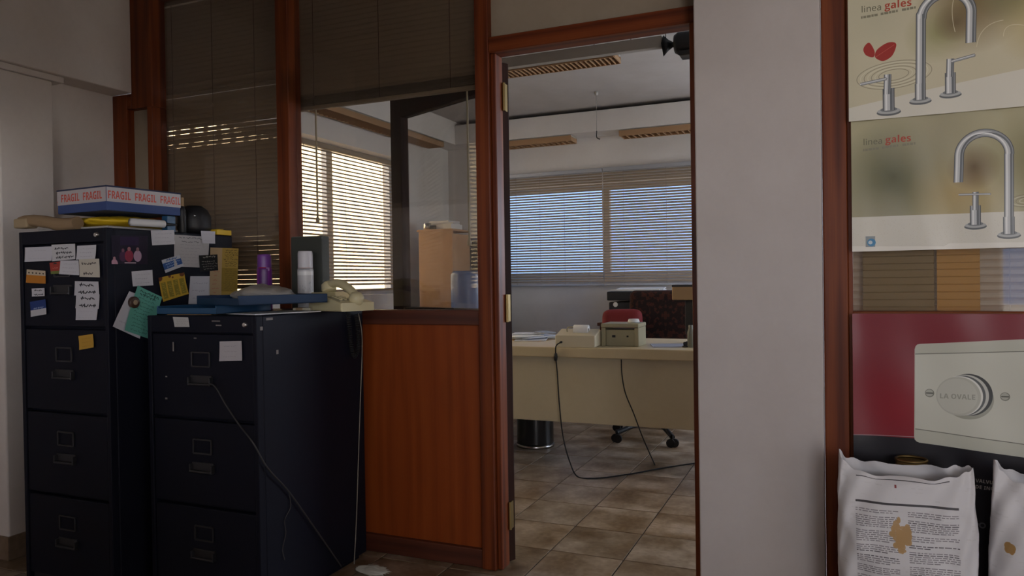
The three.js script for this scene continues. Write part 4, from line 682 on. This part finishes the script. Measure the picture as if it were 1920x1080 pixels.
{
  const body = (c, W, H, text) => {
    c.fillStyle = '#dbdadd'; c.fillRect(0, 0, W, H);
    for (let i = 0; i < 260; i++) { c.fillStyle = 'rgba(150,148,150,0.10)'; c.fillRect(rnd() * W, rnd() * H, rr(4, 40), rr(2, 10)); }
    if (text) {
      c.fillStyle = '#3c3a3e'; c.fillRect(W * 0.14, H * 0.055, W * 0.68, 9); c.fillRect(W * 0.13, H * 0.19, W * 0.74, 12);
      c.fillStyle = '#8a3a3a'; c.fillRect(W * 0.42, H * 0.1, 10, 26);
      for (const [a, b] of [[0.13, 0.44], [0.51, 0.87]]) { let y = H * 0.225; while (y < H * 0.93) { const n = Math.floor(rr(2, 7)); for (let k = 0; k < n && y < H * 0.94; k++) { c.fillStyle = rnd() < 0.2 ? '#5e5b60' : '#88858b'; const e = k === n - 1 ? rr(0.4, 0.9) : 1; let x = W * a; while (x < W * (a + (b - a) * e)) { const l = rr(8, 40); c.fillRect(x, y, Math.min(l, W * b - x), 5); x += l + 6; } y += 11; } y += 14; } }
      c.fillStyle = 'rgba(184,146,92,0.9)'; for (let i = 0; i < 60; i++) { const a = rr(0, 6.28), r = rr(0, 1); c.beginPath(); c.ellipse(W * 0.455 + Math.cos(a) * r * W * 0.07, H * 0.335 + Math.sin(a) * r * H * 0.075, rr(9, 22), rr(9, 26), 0, 0, 7); c.fill(); }
    } else { c.fillStyle = 'rgba(176,138,84,0.95)'; for (let i = 0; i < 24; i++) { c.beginPath(); c.ellipse(W * 0.13 + rr(-14, 14), H * 0.34 + rr(-16, 16), rr(10, 20), rr(10, 20), 0, 0, 7); c.fill(); } }
  };
  const mk = (t) => { const tx = canvasTex(700, 1240, (c, W, H) => body(c, W, H, t)); tx.wrapS = tx.wrapT = THREE.ClampToEdgeWrapping; return std({ map: tx, roughness: 0.6, clearcoat: 0.15, clearcoatRoughness: 0.4, side: THREE.DoubleSide }); };
  sack('paper_sack', 'open white paper sack printed with columns of small text', 0.185, -2.43, 0.345, 0.15, 0.615, 0.02, mk(true), -0.1);
  sack('paper_sack', 'second white paper sack with one brown stain', 0.565, -2.43, 0.345, 0.15, 0.61, -0.15, mk(false), 0.3);
  const r = onZ(1708, 860, -2.565), o = thing('paint_tin', 'brass rimmed tin standing behind the printed sack', 'tin', [r.x, 0, -2.555]);
  part(o, 'body', lathe([[0, 0], [0.043, 0], [0.043, r.y - 0.004], [0, r.y - 0.004]], 32), M.brass); part(o, 'rim', new THREE.TorusGeometry(0.042, 0.004, 10, 40), M.brass, [0, r.y, 0], [Math.PI / 2, 0, 0]);
}
// ---------------------------------------------------------------- office: desk and what lies on it
const DT = 0.75, DZ = -4.25;
{
  const o = thing('office_desk', 'long cream laminate desk with a modesty panel and two hanging leads', 'desk', [-1.2, 0, -4.6]);
  const L = 2.3;
  part(o, 'top', box(L, 0.062, 0.78, 0.008, 'x'), M.deskTop, [0, DT - 0.031, DZ + 4.6 - 0.39]);
  part(o, 'modesty_panel', box(L - 0.12, 0.4, 0.02, 0.003, 'x'), M.deskPanel, [0, 0.49, DZ + 4.6 - 0.06]);
  for (const s of [-1, 1]) part(o, 'leg_panel', box(0.03, DT - 0.062, 0.6, 0.004), M.deskPanel, [s * (L / 2 - 0.04), (DT - 0.062) / 2, -0.05]);
}
{
  const d = (px, py) => onY(px, py, DT);
  // pile of papers
  const P = d(975, 640);
  const mk = (i, dx, dz, r, w = 0.21, l = 0.297, lab) => single('paper_sheets', lab, 'paper', box(w, 0.006, l, 0.001), i % 2 ? M.paper : std({ color: rgb(0.62, 0.63, 0.68), roughness: 0.8 }), [P.x + dx, DT + 0.004 + i * 0.0085, P.z - 0.16 + dz], [0, r, 0], 'papers piled on the desk');
  const base = single('brown_folder', 'brown folder at the bottom of the desk paper pile', 'folder', box(0.3, 0.0015, 0.26, 0), M.card, [P.x + 0.02, DT + 0.0008, P.z - 0.15], [0, -0.2, 0]);
  mk(0, 0.02, 0, 0.3, 0.21, 0.297, 'lowest sheaf of the paper pile on the desk, right on the brown folder'); mk(1, -0.08, -0.03, 1.1, 0.21, 0.297, 'white sheaf turned crosswise low in the desk pile'); mk(2, 0.02, -0.04, -0.4, 0.21, 0.297, 'bluish sheaf in the middle of the desk pile'); mk(3, -0.06, 0, 0.8, 0.21, 0.297, 'white sheaf near the top of the desk pile'); mk(4, -0.02, -0.05, 1.9, 0.15, 0.21, 'small sheaf on top of the desk pile');
  single('booklet', 'grey booklet lying on the papers at the desk', 'booklet', box(0.09, 0.008, 0.14, 0.002), std({ color: rgb(0.25, 0.27, 0.32), roughness: 0.6 }), [P.x + 0.1, DT + 0.048, P.z - 0.2], [0.03, 0.9, 0]);
  // adding machine seen from behind
  const A = d(1078, 651), a = thing('adding_machine', 'cream printing calculator with a paper roll, seen from behind', 'calculator', [A.x, DT, A.z - 0.13], 0.02);
  const s = new THREE.Shape(); s.moveTo(-0.13, 0); s.lineTo(0.13, 0); s.lineTo(0.13, 0.055); s.lineTo(0.02, 0.085); s.lineTo(-0.13, 0.035);
  const g = new THREE.ExtrudeGeometry(s, { depth: 0.235, bevelEnabled: true, bevelSize: 0.008, bevelThickness: 0.008, bevelSegments: 2 }); g.translate(0, 0, -0.1175); g.rotateY(-Math.PI / 2);
  part(a, 'housing', g, M.cream, [0, 0.009, 0]);
  const hd = part(a, 'roll_holder', tube([[-0.065, 0.06, 0.07], [-0.065, 0.112, 0.07], [0.0, 0.112, 0.07]], 0.004, 16), M.creamDark); 
  part(a, 'paper_roll', moved(lathe([[0.01, -0.045], [0.03, -0.045], [0.03, 0.045], [0.01, 0.045]], 24), 0, 0, 0, 0, 0, Math.PI / 2), M.paper, [0.02, 0.1, 0.065]);
  part(a, 'plug', lathe([[0, 0], [0.008, 0], [0.006, 0.025], [0, 0.025]], 12), M.black, [-0.085, 0.03, 0.13], [Math.PI / 2, 0, 0]);
  // ticket printer
  const B = d(1161, 650), b = thing('ticket_printer', 'squat cream box printer with open back', 'printer', [B.x, DT, B.z - 0.11], 0);
  part(b, 'lid', box(0.232, 0.024, 0.2, 0.006), M.creamDark, [0, 0.125, 0]); for (const q of [-1, 1]) part(b, 'side_wall', box(0.026, 0.113, 0.19, 0.004), M.creamDark, [q * 0.102, 0.0565, 0]);
  part(b, 'core', box(0.178, 0.1, 0.165, 0.004), M.creamDark, [0, 0.05, 0]); part(b, 'socket', box(0.02, 0.014, 0.004, 0.001), M.black, [-0.04, 0.06, 0.084]); part(b, 'socket', box(0.012, 0.01, 0.004, 0.001), M.black, [0.045, 0.06, 0.084]);
  const mz = thing('white_puck', 'small white rounded lid on the ticket printer', 'lid', [B.x + 0.065, DT + 0.137, B.z - 0.1]); part(mz, 'shell', lathe([[0, 0], [0.034, 0], [0.036, 0.008], [0.03, 0.024], [0, 0.026]], 24), M.white);
  // flat papers and dark stapler right of it
  single('desk_papers', 'bluish papers lying right of the ticket printer', 'paper', box(0.26, 0.006, 0.2, 0.001), std({ color: rgb(0.4, 0.42, 0.52), roughness: 0.8 }), [B.x + 0.3, DT + 0.003, B.z - 0.12], [0, 0.3, 0]);
  const st = thing('stapler', 'dark stapler lying on the desk near the pillar side', 'stapler', [B.x + 0.44, DT, B.z - 0.06], 0.15); part(st, 'base', box(0.15, 0.01, 0.032, 0.003), M.black, [0, 0.005, 0]); part(st, 'arm', box(0.14, 0.02, 0.028, 0.006), M.black, [0, 0.026, 0], [0, 0, 0.08]);
  const ht = onZ(1290, 612, -4.3), cp = thing('glass_jar', 'small greyish jar at the desk edge by the door jamb', 'jar', [d(1289, 655).x, DT, B.z - 0.05]); part(cp, 'jar', lathe([[0, 0], [0.022, 0], [0.022, 0.09], [0.014, 0.11], [0.014, 0.13], [0, 0.13]], 18), std({ color: rgb(0.2, 0.21, 0.17), roughness: 0.25 }));
  // monitor on its edge with a brown box on top, cut off by the jamb
  const m0 = onZ(1292, 650, -4.75), mt = onZ(1285, 562, -4.75).y, mo = thing('computer_monitor', 'dark monitor standing on the desk beside the door jamb', 'monitor', [m0.x + 0.09, DT, -4.75], -0.2);
  part(mo, 'screen', box(0.22, mt - DT - 0.05, 0.05, 0.006), M.black, [0, (mt - DT) / 2 + 0.025, 0]); part(mo, 'neck', box(0.05, 0.07, 0.03, 0.003), M.black, [0, 0.04, -0.01]); part(mo, 'foot', box(0.18, 0.012, 0.14, 0.004), M.black, [0, 0.006, 0]);
  const bt = onZ(1263, 536, -4.75), bo = thing('brown_carton', 'open brown carton balanced on the dark monitor', 'box', [bt.x + 0.13, mt, -4.75]);
  part(bo, 'carton', box(0.26, bt.y - mt, 0.12, 0.008), M.card, [0, (bt.y - mt) / 2, 0]); part(bo, 'black_lining', box(0.262, 0.014, 0.122, 0.004), M.black, [0, bt.y - mt, 0]);
  // leads hanging over the desk front
  const zc = DZ + 0.012, f = (x, y) => onY(x, y, 0.006);
  single('power_lead', 'black lead from the calculator hanging to the floor and running right', 'cable', tube([V(A.x - 0.085, DT + 0.03, A.z + 0.005), onZ(1043, 648, zc + 0.004), onZ(1042, 665, zc), onZ(1045, 700, zc), onZ(1049, 760, zc), onZ(1056, 820, zc + 0.02), onZ(1068, 865, zc + 0.05), f(1082, 893), f(1110, 897), f(1180, 889), f(1240, 878), f(1320, 866)], 0.0042, 140, 6), M.rubber);
  part(scene.getObjectByName('power_lead'), 'inline_plug', lathe([[0, -0.028], [0.009, -0.022], [0.012, 0], [0.009, 0.02], [0, 0.026]], 12), M.black, onZ(1042, 669, zc).toArray());
  single('printer_lead', 'thin dark lead slanting down below the ticket printer', 'cable', tube([onZ(1165, 674, DZ + 0.006), onZ(1166, 700, DZ + 0.006), onZ(1172, 735, DZ + 0.02), onZ(1188, 775, DZ + 0.04), onZ(1203, 815, DZ + 0.06), f(1228, 872)], 0.0036, 60, 6), M.rubber);
}
// ---------------------------------------------------------------- office: under and behind the desk
{
  const b = onY(992, 842, 0), o = thing('waste_bin', 'tall black cylindrical waste bin with a chrome foot ring', 'bin', [b.x, 0, b.z - 0.12]);
  part(o, 'drum', lathe([[0, 0.02], [0.125, 0.02], [0.128, 0.03], [0.128, 0.5], [0.12, 0.5], [0.12, 0.06], [0, 0.06]], 40), std({ color: rgb(0.012, 0.012, 0.013), roughness: 0.22 })); part(o, 'foot_ring', lathe([[0, 0], [0.132, 0], [0.134, 0.012], [0.128, 0.026], [0, 0.026]], 40), M.chrome);
  part(o, 'liner', lathe([[0.134, 0.44], [0.136, 0.47], [0.13, 0.508], [0.12, 0.5]], 40), M.rubber);
  // swivel chair
  const cx = -1.2, cz = -5.4, c = thing('swivel_chair', 'swivel office chair with a worn patterned brown backrest', 'chair', [cx, 0, cz]);
  const pat = dataTex(256, 256, (u, v) => { const n = fbm(u * 14, v * 14, 4), k = fbm(u * 40 + 5, v * 40, 2); return n > 0.55 ? [52 + 26 * k, 30, 22] : n > 0.48 ? [40, 20, 18] : [22 + 12 * k, 13, 15]; }, true, [1.6, 1.6]);
  const cloth = std({ map: pat, roughness: 0.95 });
  for (let k = 0; k < 5; k++) {
    const a = (k / 5) * 2 * Math.PI + 1.01, r = 0.34, e = [Math.cos(a) * r, 0.07, Math.sin(a) * r];
    const lg = part(c, 'leg', tube([[0, 0.1, 0], [e[0] * 0.5, 0.105, e[2] * 0.5], e], 0.018, 14, 8), M.black);
    part(lg, 'caster', merged([moved(new THREE.CylinderGeometry(0.03, 0.03, 0.018, 18), e[0] - 0.014 * Math.sin(a), 0.03, e[2] + 0.014 * Math.cos(a), Math.PI / 2, a, 0), moved(new THREE.CylinderGeometry(0.03, 0.03, 0.018, 18), e[0] + 0.014 * Math.sin(a), 0.03, e[2] - 0.014 * Math.cos(a), Math.PI / 2, a, 0), moved(new THREE.CylinderGeometry(0.007, 0.007, 0.06, 8), e[0], 0.06, e[2])]), M.black);
  }
  part(c, 'gas_lift', lathe([[0, 0.08], [0.035, 0.08], [0.035, 0.2], [0.016, 0.21], [0.016, 0.42], [0, 0.42]], 18), M.black);
  part(c, 'seat', new RoundedBoxGeometry(0.5, 0.09, 0.48, 4, 0.04), cloth, [0, 0.465, 0.02]);
  const bk = new RoundedBoxGeometry(0.47, 0.5, 0.09, 5, 0.044), p = bk.attributes.position;
  for (let i = 0; i < p.count; i++) { const x = p.getX(i), y = p.getY(i); p.setZ(i, p.getZ(i) + 0.25 * x * x); if (y > 0) p.setX(i, x * (1 - 0.18 * y)); }
  bk.computeVertexNormals(); part(c, 'backrest', bk, cloth, [0, 0.815, -0.2], [-0.08, 0, 0]); part(c, 'back_bar', tube([[0, 0.43, -0.1], [0, 0.45, -0.25], [0, 0.7, -0.27]], 0.02, 20), M.black);
  for (const s of [-1, 1]) part(c, 'armrest', tube([[s * 0.26, 0.46, -0.06], [s * 0.29, 0.52, -0.02], [s * 0.29, 0.66, -0.04], [s * 0.28, 0.69, 0.1], [s * 0.28, 0.69, 0.18]], 0.018, 30), s < 0 ? M.black : M.black);
  // red cushion leaning on the chair back
  const g = new THREE.SphereGeometry(1, 36, 24), q = g.attributes.position;
  for (let i = 0; i < q.count; i++) { const x = q.getX(i), y = q.getY(i), z = q.getZ(i), pw = (t) => Math.sign(t) * Math.abs(t) ** 0.42; q.setXYZ(i, pw(x) * 0.15, pw(y) * 0.115, z * 0.05 * (1 - 0.5 * Math.max(Math.abs(x), Math.abs(y)) ** 6)); }
  g.computeVertexNormals();
  const R = onZ(1162, 620, -5.36); single('red_cushion', 'dark red cushion propped against the chair back', 'cushion', g, M.red, [onZ(1130, 600, -5.42).x + 0.15, onZ(1160, 583, -5.42).y - 0.1, -5.42], [-0.12, 0.1, 0.03]);
  // printer on its stand by the far wall
  const x0 = onZ(1142, 560, -5.95).x, x1 = onZ(1247, 560, -5.95).x, yt = onZ(1190, 546, -5.95).y, yl = onZ(1190, 563, -5.95).y;
  const st = thing('printer_stand', 'low dark stand under the black printer by the far wall', 'stand', [(x0 + x1) / 2, 0, -6.07]);
  part(st, 'top', box(0.62, 0.025, 0.4, 0.004), M.darkWood, [0, 0.7875, 0]); for (const s of [-1, 1]) part(st, 'side_panel', box(0.025, 0.775, 0.38, 0.003), M.darkWood, [s * 0.28, 0.3875, 0]); part(st, 'shelf', box(0.535, 0.02, 0.36, 0.003), M.darkWood, [0, 0.35, 0]);
  const pr = thing('laser_printer', 'black printer with a round pale badge below the far window', 'printer', [(x0 + x1) / 2, 0.8, -6.07]);
  part(pr, 'body', box(x1 - x0 - 0.02, yl - 0.8 - 0.012, 0.34, 0.012), M.black, [0, (yl - 0.8 - 0.012) / 2, 0]); part(pr, 'lid', box(x1 - x0, yt - yl, 0.37, 0.01), M.black, [0, (yt + yl) / 2 - 0.8, 0.005]);
  part(pr, 'badge', lathe([[0, 0.002], [0.018, 0.002], [0.02, 0]], 20), M.white, [onZ(1154, 571, -5.9).x - (x0 + x1) / 2, onZ(1154, 571, -5.9).y - 0.8, 0.1705], [Math.PI / 2, 0, 0]);
  single('printer_paper', 'fanned pale sheets lying on the black printer lid', 'paper', merged([box(0.4, 0.012, 0.28, 0.002), moved(box(0.38, 0.008, 0.27, 0.001), 0.02, 0.012, -0.01, 0.04, 0.12, 0)]), M.paper, [(x0 + x1) / 2 - 0.01, yt + 0.007, -6.06]);
}
// ---------------------------------------------------------------- office: left corner seen through the glass
{
  const z = -5.4, x0 = onZ(786, 500, z).x, x1 = onZ(849, 500, z).x, yt = onZ(815, 432, z).y;
  const o = thing('tan_cupboard', 'tall tan laminate cupboard end beside the left window', 'cupboard', [(x0 + x1) / 2, 0, z - 0.35]);
  const tan = std({ map: stainTex([190, 146, 104], 12, 95), roughness: 0.5 });
  part(o, 'end_panel', box(x1 - x0, yt, 0.02, 0.003), tan, [0, yt / 2, 0.34]); part(o, 'carcass', box(x1 - x0 - 0.02, yt - 0.03, 0.3, 0.003), tan, [0.008, (yt - 0.03) / 2, 0.18]); part(o, 'top', box(x1 - x0 + 0.02, 0.018, 0.33, 0.004), tan, [-0.006, yt + 0.001, 0.19]);
  part(o, 'door', box(0.018, yt - 0.1, 0.28, 0.003), M.darkWood, [-(x1 - x0) / 2 - 0.004, yt / 2, 0.19]);
  const T = yt + 0.01, t1 = thing('silver_tin', 'small silver tin on the tan cupboard', 'tin', [x0 + 0.05, T, z - 0.06]); part(t1, 'can', lathe([[0, 0], [0.034, 0], [0.034, 0.055], [0, 0.056]], 22), M.chrome);
  const t2 = thing('ink_bottle', 'small dark bottle between tin and papers on the tan cupboard', 'bottle', [x0 + 0.12, T, z - 0.03]); part(t2, 'body', box(0.05, 0.034, 0.03, 0.006), M.black, [0, 0.017, 0]);
  single('paper_stack', 'stack of papers on top of the tan cupboard', 'paper', merged([box(0.19, 0.045, 0.2, 0.002), moved(box(0.19, 0.014, 0.2, 0.002), -0.01, 0.03, 0, 0, 0.2, 0), moved(box(0.2, 0.012, 0.16, 0.002), -0.02, 0.043, 0, 0, -0.15, 0)]), M.paper, [x1 - 0.13, T + 0.0225, z - 0.15]);
  const gz = -5.79, g0 = onZ(852, 500, gz).x, gt = onZ(870, 452, gz).y, gr = thing('steel_cupboard', 'dark grey metal cupboard right of the tan one', 'cupboard', [g0 + 0.162, 0, gz - 0.22]);
  const greyM = std({ color: rgb(0.1, 0.11, 0.12), roughness: 0.5 });
  part(gr, 'body', box(0.3, gt, 0.42, 0.006), greyM, [0, gt / 2, 0]); for (const s of [-1, 1]) part(gr, 'door', box(0.142, gt - 0.06, 0.014, 0.003), greyM, [s * 0.074, gt / 2, 0.217]);
  single('papers_on_cupboard', 'loose papers on the dark grey metal cupboard', 'paper', box(0.24, 0.03, 0.22, 0.003), std({ color: rgb(0.3, 0.3, 0.36), roughness: 0.8 }), [g0 + 0.16, gt + 0.015, gz - 0.2], [0, 0.2, 0]);
  const bz = -5.0, b0 = onZ(850, 540, bz).x, b1 = onZ(905, 540, bz).x, bt = onZ(870, 508, bz).y, bl = thing('water_bottle', 'translucent blue water dispenser bottle beside the tan cupboard', 'bottle', [(b0 + b1) / 2, 0, bz]);
  part(bl, 'stand', lathe([[0, 0], [0.13, 0], [0.13, 0.72], [0, 0.72]], 24), M.white); part(bl, 'bottle', lathe([[0, 0.72], [0.1, 0.72], [0.128, 0.76], [0.128, 0.86], [0.122, 0.88], [0.128, 0.9], [0.128, bt - 0.03], [0.11, bt], [0, bt]], 32), std({ color: rgb(0.12, 0.22, 0.5), roughness: 0.25, transmission: 0.4, thickness: 0 }));
}
// ---------------------------------------------------------------- office: lamps and fittings under the ceiling (switched off)
{
  const lampStrip = (label, x, y, z, len, turn, teeth) => {
    const o = thing('louvre_lamp', label, 'lamp', [x, y, z], turn);
    part(o, 'tray', box(len, 0.012, 0.16, 0.003), M.fixture, [0, 0.046, 0]);
    for (const s of [-1, 1]) part(o, 'side_strip', box(len, 0.05, 0.008, 0.002), M.louvre, [0, 0.025, s * 0.076]);
    const g = uvm(new THREE.BoxGeometry(0.006, 0.04, 0.144)), n = Math.round(len / teeth);
    for (let i = 0; i <= n; i++) part(o, 'louvre', g, M.louvre, [-len / 2 + 0.004 + i * (len - 0.008) / n, 0.02, 0], [0, 0, 0.25]);
    return o;
  };
  const zc = -4.22;
  const o = thing('ceiling_channel', 'long grey metal channel hung under the office ceiling', 'channel', [-1.55, onZ(1090, 110, zc).y, zc]);
  const ch = onZ(1090, 90, zc).y - o.position.y, up = OCEIL - o.position.y - ch;
  part(o, 'channel', box(1.36, ch, 0.05, 0.003, 'x'), M.fixture, [0, ch / 2, 0]); for (const s of [-0.5, 0.5]) part(o, 'hanger', new THREE.CylinderGeometry(0.004, 0.004, up, 8), M.steel, [s, ch + up / 2, 0]);
  lampStrip('unlit louvred lamp with tan slats behind the grey ceiling channel', -1.6, onZ(1055, 127, -4.33).y, -4.33, 0.88, 0, 0.03);
  for (const s of [-1.95, -1.3]) single('lamp_hanger', s < -1.5 ? 'thin rod holding the first end of the tan louvred lamp' : 'thin rod holding the second end of the tan louvred lamp', 'rod', new THREE.CylinderGeometry(0.004, 0.004, OCEIL - onZ(1055, 127, -4.33).y - 0.052, 8), M.steel, [s, (OCEIL + onZ(1055, 127, -4.33).y + 0.052) / 2, -4.33]);
  const yb = 2.335, zl = -6.16;
  const a0 = onZ(930, 268, zl).x, a1 = onZ(1076, 262, zl).x, b0 = onZ(1165, 250, zl).x, b1 = 0.0;
  lampStrip('unlit tan louvred lamp over the left half of the far window', (a0 + a1) / 2, yb, zl, a1 - a0, 0, 0.05);
  lampStrip('unlit tan louvred lamp over the right half of the far window', (b0 + b1) / 2, yb, zl, b1 - b0, 0, 0.05);
  lampStrip('long unlit tan louvred lamp under the beam along the left wall', -3.22, yb, -4.9, 1.9, Math.PI / 2, 0.05);
  // black device on a bracket at the end of the channel
  const k = thing('projector', 'black round-backed device on a flared bracket above the doorway', 'device', [-0.87, onZ(1245, 86, zc).y - 0.03, zc]);
  part(k, 'bracket_plate', moved(lathe([[0, 0], [0.06, 0], [0.03, 0.03], [0.018, 0.05], [0, 0.05]], 4), 0, 0, 0, 0, 0, -Math.PI / 2), M.black, [0.005, 0.03, 0.0]); part(k, 'arm', moved(new THREE.CylinderGeometry(0.016, 0.016, 0.06, 12), 0, 0, 0, 0, 0, Math.PI / 2), M.black, [0.065, 0.03, 0]);
  part(k, 'housing', moved(lathe([[0, -0.12], [0.04, -0.12], [0.058, -0.1], [0.062, 0.1], [0.05, 0.12], [0, 0.12]], 24), 0, 0, 0, 0, 0, Math.PI / 2), M.black, [0.19, 0.03, 0]); part(k, 'tray', box(0.2, 0.03, 0.1, 0.006), M.black, [0.2, -0.035, 0]);
  for (const x of [0.02, 0.2]) part(k, 'drop_wire', new THREE.CylinderGeometry(0.002, 0.002, OCEIL - k.position.y - 0.05, 6), M.rubber, [x, (OCEIL - k.position.y + 0.05) / 2, 0]);
  const hk = onZ(1119, 260, -5.6), tp = OCEIL;
  const w = thing('hanging_hook', 'thin wire hook hanging from the office ceiling', 'hook', [hk.x, hk.y, -5.6]);
  part(w, 'wire', new THREE.CylinderGeometry(0.002, 0.002, tp - hk.y - 0.06, 6), M.steel, [0, (tp - hk.y) / 2 + 0.03, 0]); part(w, 'hook', tube([[0, 0.06, 0], [0, 0.01, 0], [0.01, 0, 0], [0.025, -0.006, 0]], 0.004, 16), M.black); part(w, 'ceiling_rose', lathe([[0, 0], [0.015, 0], [0.015, -0.02], [0, -0.03]], 12), M.fixture, [0, tp - hk.y, 0]);
}
scene.traverse((o) => { if (o.isMesh) { o.castShadow = true; o.receiveShadow = true; } });
renderer.render(scene, camera);
